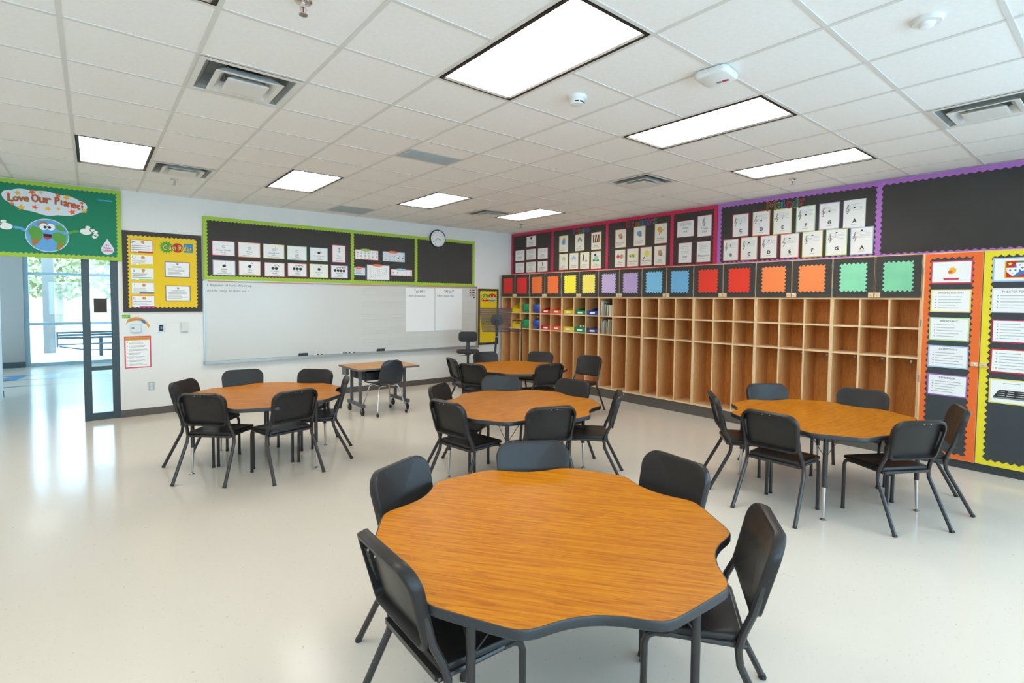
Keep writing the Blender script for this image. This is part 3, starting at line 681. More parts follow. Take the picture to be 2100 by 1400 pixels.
obj('post', MB().tube([(0, 0, .02), (0, 0, 1.24), (-.012, 0, 1.262), (-.03, 0, 1.268), (-.17, 0, 1.27)], .012, 'desk_black', 10), t, local=True, smooth=40)
obj('cross_bar', MB().tube([(-.22, .0, 1.08), (0, 0, 1.08)], .016, 'desk_black', 8), t, local=True)
obj('base', MB().lathe([(.13, 0), (.13, .012), (.02, .025), (.014, .05)], 'desk_black', 20), t, local=True, smooth=40)

# =================================================================== CUBBIES
XC = 6.8                         # front plane
ZB, ZS2, ZS1, ZD0, ZD1 = .15, 1.075, 1.386, 1.70, 2.16
BACK = XW-.012
U = [5.03-.893*k for k in range(8)]+[-2.06]
mat('c_red', 'e62f30', .7); mat('c_red2', 'f53f2a', .7); mat('c_orange', 'f97a3c', .7); mat('c_orange2', 'ff8e50', .7); mat('c_yellow', 'fff042', .7); mat('c_yellow2', 'ffec70', .7)
mat('c_lav', 'd2bce8', .7); mat('c_lav2', 'c4abdc', .7); mat('c_blue', '86ccf2', .7); mat('c_blue2', '78bdea', .7); mat('c_green', '8fdcb2', .7, noise=.06, scale=6); mat('c_green2', '86d4a8', .7, noise=.08, scale=6)
UN = [('c_red', 'c_red', 'plain red door papers next to the schedule board', False), ('c_orange', 'c_orange', 'orange door papers between the plain red and yellow ones', True), ('c_yellow', 'c_yellow2', 'yellow door papers', True), ('c_lav', 'c_lav2', 'lavender door papers', True),
      ('c_blue', 'c_blue2', 'light blue door papers', True), ('c_red2', 'c_red2', 'scalloped red door papers between the blue and orange ones', True), ('c_orange2', 'c_orange2', 'orange door papers between the red and green ones', True), ('c_green', 'c_green2', 'green door papers beside the orange cabinet door', True)]
TH = .019
COMP = []                        # (y_right_low, y_high) of every compartment
for k, (c1, c2, lb, sc) in enumerate(UN):
    ya, yb = U[k+1], U[k]        # low y, high y
    t = thing('cubby_unit', 'maple cubby unit with ' + lb, 'cubby', (XC, (ya+yb)/2, 0), 0, 'cubby units along the wall')
    for y in (ya, yb-TH): obj('side_panel', BX(XC+.003, y, ZB, BACK, y+TH, ZD1, 'maple_shaded').box(XC, y, ZB, XC+.003, y+TH, ZD1, 'maple'), t)
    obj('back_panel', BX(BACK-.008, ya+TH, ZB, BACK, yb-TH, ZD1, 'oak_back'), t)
    obj('top_panel', BX(XC, ya+TH, ZD1-TH, BACK-.008, yb-TH, ZD1, 'maple_h'), t)
    obj('bottom_panel', BX(XC, ya+TH, ZB, BACK-.008, yb-TH, ZB+.022, 'maple_h'), t)
    obj('mid_panel', BX(XC, ya+TH, ZD0-TH, BACK-.008, yb-TH, ZD0, 'maple_h'), t)
    obj('plinth', BX(XC+.012, ya, 0, BACK, yb, ZB, 'base'), t)
    cw = (yb-ya-2*TH-2*TH)/3
    for q in (1, 2): y = yb-TH-q*cw-(q-1)*TH-TH; obj('divider', BX(XC+.007, y, ZB+.022, BACK-.008, y+TH, ZD0-TH, 'maple_shaded').box(XC+.004, y, ZB+.022, XC+.007, y+TH, ZD0-TH, 'maple'), t)
    for q in range(3):
        y1 = yb-TH-q*(cw+TH); y0 = y1-cw; COMP.append((y0, y1))
        for z in (ZS1, ZS2): obj('shelf', BX(XC+.006, y0, z-TH, BACK-.008, y1, z, 'maple_h'), t)
        ym = (y0+y1)/2
        hk = MB()
        for s in (-1, 1): hk.tube([(BACK-.01, ym, .99), (BACK-.03, ym+s*.012, .985), (BACK-.05, ym+s*.032, .975), (BACK-.055, ym+s*.04, .985)], .003, 'chrome', 6)
        hk.box(BACK-.012, ym-.01, .98, BACK-.008, ym+.01, 1.01, 'chrome'); obj('coat_hook', hk, t)
    hw_ = (yb-ya)/2
    for s, cc in ((0, c1), (1, c2)):
        y1 = yb-.006-s*hw_; y0 = yb-(s+1)*hw_+.004
        dr = obj('door', BX(XC-.018, y0, ZD0+.006, XC-.001, y1, ZD1-.008, 'maple_h'), t, origin=(XC-.01, (y0+y1)/2, ZD0))
        pl = PR(XC-.018)
        obj('black_backing', pl.rect(MB(), -y1+.002, ZD0+.008, -y0-.002, ZD1-.010, 0, .002, 'blackpaper'), dr)
        a0, a1, b0, b1 = -y1+.075, -y0-.075, ZD0+.072, ZD1-.075
        if k == 0: a0 += .0
        obj('colour_paper', pl.poly(MB(), wavy_rect(a0, b0, a1, b1, .046, .0095 if sc else .0015), .002, .004, cc), dr)
        yl = y0 if s == 0 else y1
        blk = obj('latch_block', BX(XC-.034, yl-(0 if s == 0 else .05), ZD0+.004, XC-.02, yl+(.05 if s == 0 else 0), ZD0+.058, 'maple_h'), t)
        obj('knob', MB().lathe([(.004, -.012), (.008, -.008), (.005, 0)], 'rivet', 10, c=(XC-.034, yl+(.025 if s == 0 else -.025), ZD0+.03), ax='x'), blk)
        yh = y1 if s == 0 else y0
        for z in (ZD0+.09, ZD1-.09): obj('hinge', MB().tube([(XC-.022, yh, z-.025), (XC-.022, yh, z+.025)], .005, 'steel', 8), t)

# ---- tall cabinet with the orange and yellow doors
t = thing('tall_cabinet', 'tall maple cabinet with paper-covered orange and yellow doors', 'cabinet', (XC, -2.53, 0))
ya, yb = -3.0, -2.06
for y in (ya, yb-TH): obj('side_panel', BX(XC, y, .09, BACK, y+TH, ZD1, 'maple'), t)
obj('top_panel', BX(XC, ya+TH, ZD1-TH, BACK, yb-TH, ZD1, 'maple_h'), t); obj('bottom_panel', BX(XC, ya+TH, .09, BACK, yb-TH, .11, 'maple_h'), t); obj('back_panel', BX(BACK-.008, ya+TH, .11, BACK, yb-TH, ZD1-TH, 'oak_back'), t)
obj('plinth', BX(XC+.01, ya, 0, BACK, yb, .09, 'black_base'), t)
mat('door_orange', 'f4702a', .6, noise=.02); mat('door_yellow', 'f2e02a', .6, noise=.02); mat('board_navy', '3e4348', .8, noise=.06, scale=4)
for k, (y0, y1, mm) in enumerate(((-2.528, -2.064, 'door_orange'), (-2.996, -2.534, 'door_yellow'))):
    dr = obj('door', BX(XC-.02, y0, .085, XC-.001, y1, ZD1-.004, 'maple'), t, origin=(XC-.01, (y0+y1)/2, .085)); pl = PR(XC-.02)
    e = .016 if k == 0 else .003
    obj('paper_cover', pl.rect(MB(), -y1+e, .088, -y0-.002, ZD1-.012, 0, .0015, mm), dr)
    obj('black_panel', pl.poly(MB(), wavy_rect(-y1+.062, .138, -y0-.07, 2.10, .06, .011, True), .0015, .003, 'board_navy'), dr)
    yl = y0 if k == 0 else y1
    blk = obj('latch_block', BX(XC-.04, yl-(.0 if k == 0 else .055), 1.035, XC-.023, yl+(.055 if k == 0 else 0), 1.075, 'maple_h'), dr)
    obj('knob', MB().lathe([(.005, -.014), (.01, -.009), (.006, 0)], 'rivet', 12, c=(XC-.04, yl+(.03 if k == 0 else -.03), 1.055), ax='x'), blk) if False else None
    obj('knob', MB().lathe([(.005, -.014), (.01, -.009), (.006, 0)], 'rivet', 12, c=(XC-.04, yl+(.03 if k == 0 else -.03), 1.055), ax='x'), dr)
    yh = y1 if k == 0 else y0
    for z in (.32, .86, 1.44, 1.98): obj('hinge', MB().tube([(XC-.024, yh, z-.035), (XC-.024, yh, z+.035)], .006, 'steel', 8), t)

# ---- bins and trays in the cubbies
mat('b_red', 'd8261f', .35); mat('b_orange', 'f2602a', .35); mat('b_yellow', 'f2d51e', .35); mat('b_green', '17955a', .35); mat('b_blue', '2b4fa8', .35); mat('b_navy', '33407e', .4)
def bin_(ci, z, colm, cname, kind, lb, fill=None):
    y0, y1 = COMP[ci]; ym = (y0+y1)/2; hw_ = (y1-y0)/2-.012
    t = thing('storage_bin', lb, 'bin', (XC+.15, ym, z), 0, 'bins in the cubbies')
    if kind == 'round':          # tub with flaring rim
        mb = MB(); L = []
        for r_, zz in ((.09, 0), (.112, .03), (.126, .10), (.124, .165), (.112, .175), (.108, .13), (.09, .02)): L.append([(XC+.115+r_*1.0*math.cos(R(a)), ym+r_*math.sin(R(a)), z+zz) for a in range(0, 360, 18)])
        mb.loops(L, colm); obj('tub', mb, t, smooth=50)
        obj('handle', MB().tube([(XC+.115, ym-.115, z+.17), (XC+.11, ym-.06, z+.2), (XC+.11, ym+.06, z+.2), (XC+.115, ym+.115, z+.17)], .006, colm, 6), t)
    elif kind == 'scoop':        # hopper bin: low front lip, sloped sides
        xa, xb = XC+.03, XC+.30; h0, h1 = .075, .17; w_ = hw_
        mb = MB()
        for s in (-1, 1): mb.prism([(xa, ym+s*w_, z), (xb, ym+s*w_, z), (xb, ym+s*w_, z+h1), (xa+.12, ym+s*w_, z+h1), (xa-.012, ym+s*w_, z+h0)], (0, -s*.006, 0), colm)
        mb.box(xa, ym-w_, z, xb, ym+w_, z+.005, colm); mb.box(xb-.006, ym-w_, z, xb, ym+w_, z+h1, colm); obj('body', mb, t)
        obj('front_lip', MB().prism([(xa, ym-w_, z), (xa, ym+w_, z), (xa-.014, ym+w_, z+h0), (xa-.014, ym-w_, z+h0)], (.006, 0, 0), colm), t)
        obj('cross_bar', MB().tube([(xa+.13, ym-w_, z+h1), (xa+.13, ym+w_, z+h1)], .006, colm, 6), t)
    else:                        # book bin / tray with a label
        h = .13 if kind == 'bin' else .085; xa, xb = XC+.02, XC+.29; w_ = hw_*(.93 if kind == 'bin' else 1); hf = .07 if kind == 'bin' else .085
        mb = MB(); o = [(xa, ym-w_), (xb, ym-w_), (xb, ym+w_), (xa, ym+w_)]; i = [(xa+.006, ym-w_+.006), (xb-.006, ym-w_+.006), (xb-.006, ym+w_-.006), (xa+.006, ym+w_-.006)]
        def hz(x): return z+(hf if x < XC+.1 else h)
        mb.loops([[(x, y, z) for x, y in o], [(x-(.008 if x < XC+.1 else 0), y, hz(x)) for x, y in o], [(x-(.008 if x < XC+.1 else 0), y, hz(x)) for x, y in i], [(x, y, z+.006) for x, y in i]], colm); obj('body', mb, t)
        obj('rim', MB().tube([(xa-.009, ym-w_, z+hf), (xa-.009, ym+w_, z+hf)], .005, colm, 6), t)
        obj('label', BX(xa-.010, ym-.055, z+.025, xa-.006, ym+.055, z+.055, 'paper'), t)
    return t
S1, S2 = ZS1, ZS2
for ci, cm, cn, kd in ((1, 'b_yellow', 'yellow', 'scoop'), (2, 'b_green', 'green', 'round'), (3, 'b_blue', 'blue', 'round'), (4, 'b_red', 'red', 'bin'), (5, 'b_orange', 'orange', 'bin'), (6, 'b_yellow', 'yellow', 'bin'), (7, 'b_green', 'green', 'bin'), (8, 'b_blue', 'blue', 'bin')):
    bin_(ci, S1, cm, cn, kd, {'scoop': '%s hopper bin on the upper cubby shelf', 'round': '%s round tub on the upper cubby shelf', 'bin': '%s labelled book bin on the upper cubby shelf'}[kd] % cn)
for ci, cm, cn, kd in ((1, 'b_yellow', 'yellow', 'scoop'), (2, 'b_green', 'green', 'round'), (3, 'b_blue', 'blue', 'round'), (4, 'b_red', 'red', 'tray'), (5, 'b_orange', 'orange', 'tray'), (6, 'b_yellow', 'yellow', 'tray'), (7, 'b_green', 'green', 'tray'), (8, 'b_navy', 'navy blue', 'tray')):
    bin_(ci, S2, cm, cn, kd, {'scoop': '%s hopper bin on the lower cubby shelf', 'round': '%s round tub on the lower cubby shelf', 'tray': '%s low labelled tray on the lower cubby shelf'}[kd] % cn)
mat('tan', 'd69a6a', .6)
y0, y1 = COMP[3]; ym = (y0+y1)/2
for k, (dx, dy, h) in enumerate(((-.03, .03, .24), (.02, -.03, .22), (.0, -.06, .25), (.04, .05, .21))):
    o = obj('mallet', MB().tube([(XC+.15+dx*.5, ym+dy*.5, S2+.03), (XC+.14+dx, ym+dy, S2+h)], .006, 'tan', 6).lathe([(.008, -.02), (.02, -.012), (.022, 0), (.018, .014), (.006, .02)], 'tan', 10, c=(XC+.14+dx, ym+dy, S2+h)), origin=(XC+.15, ym, S2+.03)); tag(o, 'tan headed mallet sticking out of the blue tub', 'mallet', 'mallets in the blue tub')
y0, y1 = COMP[7]; ym = (y0+y1)/2
for k in range(5):
    yy = ym-.09+k*.035; o = obj('egg_shaker', MB().lathe([(.006, -.02), (.018, -.01), (.02, .004), (.012, .02), (.003, .026)], 'paper', 12, c=(XC+.09+.03*(k % 2), yy, S2+.1)), origin=(XC+.1, yy, S2+.08), smooth=60); tag(o, 'white egg shaker heaped in the green tray', 'shaker', 'egg shakers in the green tray')
# red bundle hanging in the first compartment
mat('cloth_red', 'b3322e', .8, noise=.2, scale=12)
y0, y1 = COMP[0]; ym = (y0+y1)/2
L = []
for zz, w_, dx in ((1.39, .05, .14), (1.41, .11, .12), (1.47, .10, .10), (1.52, .06, .12), (1.55, .02, .13)): L.append([(XC+dx+.07*math.cos(R(a))*(.8+.2*math.sin(R(3*a))), ym+w_*math.sin(R(a)), zz) for a in range(0, 360, 24)])
o = obj('folded_cloth', MB().loops(L, 'cloth_red'), origin=(XC+.13, ym, 1.386), smooth=60); tag(o, 'crumpled red cloth on the upper shelf of the end cubby', 'cloth')
L = []
for zz, w_, dx in ((1.076, .06, .14), (1.10, .12, .13), (1.2, .09, .11), (1.3, .05, .12), (1.34, .02, .13)): L.append([(XC+dx+.07*math.cos(R(a))*(.8+.2*math.sin(R(2*a+40))), ym+w_*math.sin(R(a)), zz) for a in range(0, 360, 24)])
o = obj('folded_cloth', MB().loops(L, 'cloth_red'), origin=(XC+.13, ym, 1.076), smooth=60); tag(o, 'crumpled red cloth on the lower shelf of the end cubby', 'cloth')
# books in the lavender unit
y0, y1 = COMP[9]
bc = [mat('bk%d' % k, c, .6) for k, c in enumerate(('f0eee4', 'd9dcdc', 'd8cfae', '5f6668', 'f4f3ec', '8f8468', '4a545a', 'e3d8c4', 'a89a80', 'd0ccc4'))]
for row, z in ((0, S1), (1, S2)):
    y = y1-.004; k = 0
    while y > y0+.03:
        th = rnd.uniform(.006, .017); h = rnd.uniform(.21, .255)-(.01*k if row == 0 else 0)*.5; dp = rnd.uniform(.17, .22); xf = XC+rnd.uniform(.015, .04)
        le = rnd.choice((0, 0, .006, .012))
        if y-th-le < y0+.004: break
        mb = MB(); m_ = bc[rnd.randrange(10)]
        mb.prism([(xf, y-th, z), (xf, y, z), (xf, y-le, z+h), (xf, y-th-le, z+h)], (dp, 0, 0), m_)
        o = obj('book', mb, origin=(xf, y, z)); tag(o, 'thin paperback standing in the %s cubby of the lavender-door unit' % ('upper' if row == 0 else 'lower'), 'book', 'thin books, %s cubby' % ('upper' if row == 0 else 'lower'))
        y -= th+.0012+le*.6; k += 1

# =================================================================== WALL BOARDS
def bulletin(name_label, pl, secs, b0, b1, mborder, mback, wd, wl, amp, origin, d0=0, top_only_left=False):
    """secs: list of (a0,a1). each section: backing panel + four scalloped strips"""
    t = thing('bulletin_board', name_label, 'bulletin board', origin)
    for a0, a1 in secs:
        obj('backing', pl.rect(MB(), a0, b0, a1, b1, d0+.001, d0+.024, mback), t)
        for k, sd in enumerate('lrtb'):
            if sd in 'lr':
                w_ = wd if (sd == 'l' and a0 == secs[0][0]) or (sd == 'r' and a1 == secs[-1][1]) else wd*.5
            else: w_ = wd
            obj('border_strip', strip(pl, MB(), sd, a0, b0, a1, b1, w_, wl, amp, d0+.024, d0+.0262+.0003*(sd in 'tb'), mborder), t)
    return t
WB = 1.36
bulletin('long black bulletin board with lime scalloped border above the whiteboard', PB(0), [(1.366, 3.60), (3.60, 4.83), (4.83, 6.165)], 1.90, 2.815, 'lime', 'blackpaper', .055, .05, .006, (3.76, YB, 1.90))
bulletin('yellow class rules bulletin board with dark scalloped frame', PB(0), [(.427, 1.348)], 1.43, 2.526, 'darktrim', 'yellow', .062, .05, .008, (.89, YB, 1.43))
bulletin('green planet bulletin board with lime border above the doorway', PB(0), [(-1.15, .427)], 2.112, 3.04, 'lime', 'green', .05, .05, .007, (-.36, YB, 2.112))
bulletin('tall narrow yellow schedule board with dark frame beside the cubbies', PB(0), [(6.262, 6.79)], .70, 1.865, 'darktrim', 'yellow', .045, .045, .008, (6.52, YB, .70))
bulletin('black bulletin board with red border in four sections above the cubbies', PR(XW), [(-5.14, -3.87), (-3.87, -2.486), (-2.486, -1.175), (-1.175, -.425)], 2.148, 3.043, 'magenta', 'blackpaper', .055, .06, .005, (XW, 2.78, 2.165))
bulletin('black bulletin board with purple scalloped border above the green doors', PR(XW), [(-.42, 1.553), (1.553, 4.5)], 2.148, 3.043, 'purple', 'blackpaper', .055, .066, .008, (XW, -2.0, 2.165))

# ---- whiteboard
t = thing('whiteboard', 'long white marker board with aluminium frame and printed music staves', 'whiteboard', (3.8, YB, .66))
pl = PB(0)
obj('writing_surface', pl.rect(MB(), 1.37, .70, 6.232, 1.885, 0, .012, 'board_white'), t)
for a0, b0, a1, b1 in ((1.36, .70, 1.385, 1.895), (6.217, .70, 6.242, 1.895), (1.36, 1.88, 6.242, 1.905)): obj('frame_rail', pl.rect(MB(), a0, b0, a1, b1, .0, .02, 'alu'), t)
obj('map_rail', pl.rect(MB(), 1.42, 1.872, 6.2, 1.886, .02, .026, 'tan'), t)
tr = obj('marker_tray', pl.rect(MB(), 1.37, .66, 6.23, .70, 0, .075, 'alu'), t)
for a in (1.352, 6.23): obj('tray_cap', pl.rect(MB(), a, .655, a+.02, .705, 0, .08, 'steel'), tr)
mb = MB()
for top in (1.815, 1.585, 1.355, 1.125, .915):
    for k in range(5): pl.rect(mb, 3.78, top-.028*k-.0016, 6.19, top-.028*k+.0016, .012, .0124, 'staff')
obj('printed_staves', mb, t)
mat('marker_ink', '4a555c', .6)
mb = MB(); pl.text(mb, 'I  Repeater of Sonic Warm up.', 1.415, 1.815, h=.045, wd=.60, d=.0126, m='marker_ink', align='l'); pl.text(mb, 'And be ready  to share out !!', 1.41, 1.735, h=.045, wd=.56, d=.0126, m='marker_ink', align='l'); obj('handwriting', mb, t)
for k, (a0, b0, a1, b1, s) in enumerate(((4.624, 1.03, 5.231, 1.845, "\"AHA's\""), (5.257, 1.035, 5.87, 1.853, '"AHA?"'))):
    o = obj('chart_paper', pl.rect(MB(), a0, b0, a1, b1, .0128, .0148, 'paper'), origin=((a0+a1)/2, YB-.013, b0)); tag(o, 'large blank chart sheet on the whiteboard, handwritten %s heading' % ('"AHA\'s"' if k == 0 else '"AHA?"'), 'paper')
    mb = MB(); c = (a0+a1)/2; pl.text(mb, s, c, b1-.06, h=.055, wd=.24, d=.0152, m='marker_ink'); pl.text(mb, "I didn't know that", c-.08, b1-.145, h=.042, wd=.38, d=.0152, m='marker_ink'); obj('handwriting', mb, o)
mat('magnet', '5a2622', .4)
for k in range(10):
    r_, c = divmod(k, 3) if k < 9 else (3, 2)
    a, b = 6.065+c*.048, 1.83-r_*.05; o = obj('magnet', pl.disc(MB(), a, b, .015, .015, .0125, .02, 'magnet', 12), origin=(a, YB-.0125, b)); tag(o, 'small dark red round magnet in the corner of the whiteboard', 'magnet', 'magnets on the whiteboard')
mat('felt', '3c4243', .8)
for k, (a, lb) in enumerate(((2.69, 'black felt eraser on the tray nearer the doorway end'), (4.04, 'black felt eraser on the tray below the printed staves'))):
    t2 = thing('eraser', lb, 'eraser', (a+.07, YB-.045, .70)); obj('felt', BX(a, YB-.068, .70, a+.14, YB-.024, .722, 'felt'), t2); obj('grip', BX(a+.004, YB-.064, .722, a+.136, YB-.028, .742, 'desk_black'), t2)
for k, a in enumerate((2.925, 2.985, 3.36, 3.40, 3.46, 3.545)):
    t2 = thing('marker', 'white dry-erase marker with dark cap lying on the whiteboard tray', 'marker', (a, YB-.05, .70), 0, 'markers on the tray'); obj('barrel', MB().tube([(a, YB-.05, .707), (a+.05, YB-.05, .707)], .0068, 'paper', 8), t2); obj('cap', MB().tube([(a+.05, YB-.05, .707), (a+.085, YB-.05, .707)], .007, 'ink', 8), t2)

# ---- clock
t = thing('wall_clock', 'round white-faced wall clock with black rim over the lime border', 'clock', (5.282, YB-.027, 2.80)); pl = PB(.027)
obj('case', pl.disc(MB(), 5.282, 2.80, .172, .172, 0, .03, 'desk_black', 40), t); fc = obj('face', pl.disc(MB(), 5.282, 2.80, .152, .152, .03, .032, 'paper', 40), t)
mb = MB()
for k in range(12):
    a = R(90-30*(k+1)); pl.text(mb, str(k+1), 5.282+.122*math.cos(a), 2.8+.122*math.sin(a), h=.026, d=.0325, m='ink')
obj('numerals', mb, fc)
def hand(L, wd, ang, d):
    a = R(90-ang); c, s = math.cos(a), math.sin(a); return pl.poly(MB(), [(5.282-.02*c-wd*s, 2.8-.02*s+wd*c), (5.282-.02*c+wd*s, 2.8-.02*s-wd*c), (5.282+L*c+wd*.6*s, 2.8+L*s-wd*.6*c), (5.282+L*c-wd*.6*s, 2.8+L*s+wd*.6*c)], d, d+.001, 'ink')
obj('hour_hand', hand(.075, .005, 108, .034), t); obj('minute_hand', hand(.115, .0035, 238, .036), t)

# =================================================================== POSTERS
def poster(pl, rect, d, border, bw, label, cat='poster', group=None, name='poster', base='paper'):
    """card with coloured border, white page and a print part; returns (card, print mesh builder, frame rect)"""
    a0, b1, a1, b0 = rect
    if a0 > a1: a0, a1 = a1, a0
    if b0 > b1: b0, b1 = b1, b0
    c = pl.p((a0+a1)/2, b0, d)
    o = obj(name, pl.rect(MB(), a0, b0, a1, b1, d, d+.0016, border), origin=c); tag(o, label, cat, group)
    if bw: obj('page', pl.rect(MB(), a0+bw, b0+bw, a1-bw, b1-bw, d+.0016, d+.0022, base), o)
    return o, (a0, b0, a1, b1, d+.0028)
def blob(pl, mb, a, b, r_, d, m, seed=0, n=14, j=.35):
    g = random.Random(seed); pl.poly(mb, [(a+r_*(1-j*g.random())*math.cos(2*math.pi*i/n), b+r_*(1-j*g.random())*math.sin(2*math.pi*i/n)) for i in range(n)], d, d+.0004, m)
def star(pl, mb, a, b, r_, d, m, n=5, inner=.45, rot=0, sx=1):
    pl.poly(mb, [(a+sx*r_*(1 if i % 2 == 0 else inner)*math.cos(R(90+rot)+math.pi*i/n), b+r_*(1 if i % 2 == 0 else inner)*math.sin(R(90+rot)+math.pi*i/n)) for i in range(2*n)], d, d+.0004, m)
def PRflip(rs): return [(-a, b, -c, d_) for a, b, c, d_ in rs]
for nm, c in (('p_pink', 'e7606a'), ('p_peach', 'f0a07a'), ('p_lemon', 'efe07a'), ('p_mint', 'a9dcb0'), ('p_sky', 'a8c6e6'), ('p_lilac', 'c3b6e0'), ('p_white', 'e6e6ea'), ('p_red', 'd8485a'), ('p_lime', 'b9dd9a'), ('p_aqua', '9fd0d8'), ('p_purple', '9a6cb8'), ('p_crimson', 'b02850'), ('pg_pink', 'ece4e4'), ('pg_mint', 'd6e6dc'), ('pg_blue', 'dfe6ee')): mat(nm, c, .7)
plB = PB(.024)
# note-value cards
NOTES = [(1.479, 2.477, 1.786, 2.254), (1.825, 2.477, 2.134, 2.252), (2.177, 2.476, 2.486, 2.253), (2.529, 2.473, 2.833, 2.248), (2.882, 2.471, 3.175, 2.252), (3.248, 2.54, 3.48, 2.245), (1.487, 2.189, 1.785, 1.968), (1.831, 2.197, 2.136, 1.975), (2.189, 2.192, 2.491, 1.97), (2.532, 2.2, 2.834, 1.982), (2.877, 2.202, 3.182, 1.978), (3.225, 2.199, 3.52, 1.981)]
NT = [('Dotted Whole|Note', 'o.', 'p_crimson'), ('Whole|Note', 'o', 'p_peach'), ('Dotted Half|Note', 'h.', 'p_lemon'), ('Half|Note', 'h', 'p_mint'), ('Dotted Quarter|Note', 'q.', 'p_aqua'), ('Time|Signature', 't', 'p_red'), ('Quarter|Note', 'q', 'p_lilac'), ('Eighth|Note', 'e', 'p_peach'), ('Pair of Eighth|Notes', 'ee', 'p_pink'), ('Triplet|Notes', 'eee', 'p_red'), ('Sixteenth|Note', 's', 'p_lemon'), ('Sixteenth|Notes', 'ssss', 'p_purple')]
def note(pl, mb, a, b, d, kind, r_=.014, stem=.055):
    if kind in 'oh':
        pl.disc(mb, a, b, r_, r_*.85, d, d+.0004, 'ink2', 14); pl.disc(mb, a, b, r_*.75, r_*.6, d+.0004, d+.0007, 'paper', 14)
    else: pl.disc(mb, a, b, r_, r_*.9, d, d+.0004, 'ink', 14)
    if kind != 'o': pl.rect(mb, a+r_*.8, b, a+r_*.8+.0022, b+stem, d, d+.0004, 'ink2')
    if kind in 'es': pl.poly(mb, [(a+r_*.8, b+stem), (a+r_*2, b+stem*.6), (a+r_*1.8, b+stem*.5), (a+r_*.8, b+stem*.8)], d, d+.0004, 'ink2')
for rc, (ttl, kd, bc_) in zip(NOTES, NT):
    o, (a0, b0, a1, b1, d) = poster(plB, rc, 0, bc_, .009, 'note card reading %s on the lime-bordered board' % ttl.replace('|', ' '), 'poster', 'music note cards')
    mb = MB(); c = (a0+a1)/2; h = b1-b0
    l = ttl.split('|'); plB.text(mb, l[0], c, b0+h*.38, h=.022, wd=(a1-a0)*.72, d=d, m='ink'); plB.text(mb, l[1], c, b0+h*.24, h=.02, d=d, m='ink', wd=(a1-a0)*.6)
    plB.lines(mb, a0+.06, a1-.06, b0+h*.15, b0+h*.07, 1, d)
    if kd == 't': plB.text(mb, '4', c, b1-.06, h=.04, d=d); plB.text(mb, '4', c, b1-.11, h=.04, d=d)
    else:
        k0 = kd.rstrip('.'); n = len(k0); sp = .05
        for q in range(n):
            a = c+(q-(n-1)/2)*sp; note(plB, mb, a, b0+h*(.62 if n == 1 else .58), d, k0[q], .024 if k0[q] in 'qes' else .022, .07 if n == 1 else .06)
        if n > 1: plB.rect(mb, c-(n-1)/2*sp+.018, b0+h*.58+.052, c+(n-1)/2*sp+.022, b0+h*.58+.060, d, d+.0004, 'ink2')
        if kd.endswith('.'): plB.disc(mb, c+.045, b0+h*.68, .005, .005, d, d+.0004, 'ink', 8)
    obj('print', mb, o)
# small reference cards
G2 = [(3.643, 2.493, 4.078, 2.317), (4.16, 2.49, 4.596, 2.314), (3.631, 2.179, 3.832, 2.044), (3.861, 2.237, 4.289, 1.972), (4.318, 2.18, 4.749, 2.058)]
GT = [('Music Symbols', 'p_red', 'paper', 'lime'), ('Notes', 'p_aqua', 'pg_blue', 'orange'), ('Time|Signatures', 'p_aqua', 'pg_blue', 'orange'), ('Scales & Keys', 'p_lilac', 'paper', 'orange'), ('Rests', 'p_red', 'paper', 'p_aqua')]
for k, (rc, (ttl, bc_, pg, tc_)) in enumerate(zip(G2, GT)):
    o, (a0, b0, a1, b1, d) = poster(plB, rc, 0, bc_, .008, 'small %s reference card with a coloured title tab on the middle black panel' % ttl.replace('|', ' ').lower(), 'poster', None, base=pg)
    obj('title_tab', plB.disc(MB(), (a0+a1)/2-.02, b1-.004, min(.1, (a1-a0)*.33), .022, .0022, .003, tc_, 20), o)
    mb = MB(); plB.text(mb, ttl.replace('|', ' '), (a0+a1)/2-.02, b1-.004, h=.02, wd=min(.16, (a1-a0)*.55), d=.0033, m='paper')
    if k == 3:
        for q in range(4):
            for r_ in range(9): plB.disc(mb, a0+.08+r_*.035+q*.006, b0+.05+q*.035+r_*.008, .005, .004, d, d+.0004, 'ink', 8)
        plB.rect(mb, a0+.07, b0+.03, a0+.072, b1-.05, d, d+.0004, 'ink2')
    elif k == 2: plB.lines(mb, a0+.03, a1-.03, b1-.035, b0+.02, 4, d); plB.rect(mb, a0+.04, b0+.02, a0+.043, b1-.03, d, d+.0004, 'red')
    else:
        for q in range(5 if k != 0 else 6):
            a = a0+.05+q*(a1-a0-.09)/(4 if k != 0 else 5)
            if k == 1: note(plB, mb, a, b0+.07, d, 'ohqes'[q], .012, .05)
            elif k == 4: plB.rect(mb, a-.012, b0+.06, a+.012, b0+.07, d, d+.0004, 'ink') if q < 2 else plB.rect(mb, a-.003, b0+.045, a+.003, b0+.085, d, d+.0004, 'ink2')
            else:
                for z in (.05, .11): plB.rect(mb, a-.012, b0+z, a+.012, b0+z+.01, d, d+.0004, 'ink2'); plB.text(mb, 'fpmrcd'[q], a, b0+z+.025, h=.02, d=d, m='ink')
            plB.rect(mb, a-.018, b0+.022, a+.018, b0+.028, d, d+.0004, 'ink2')
    obj('print', mb, o)
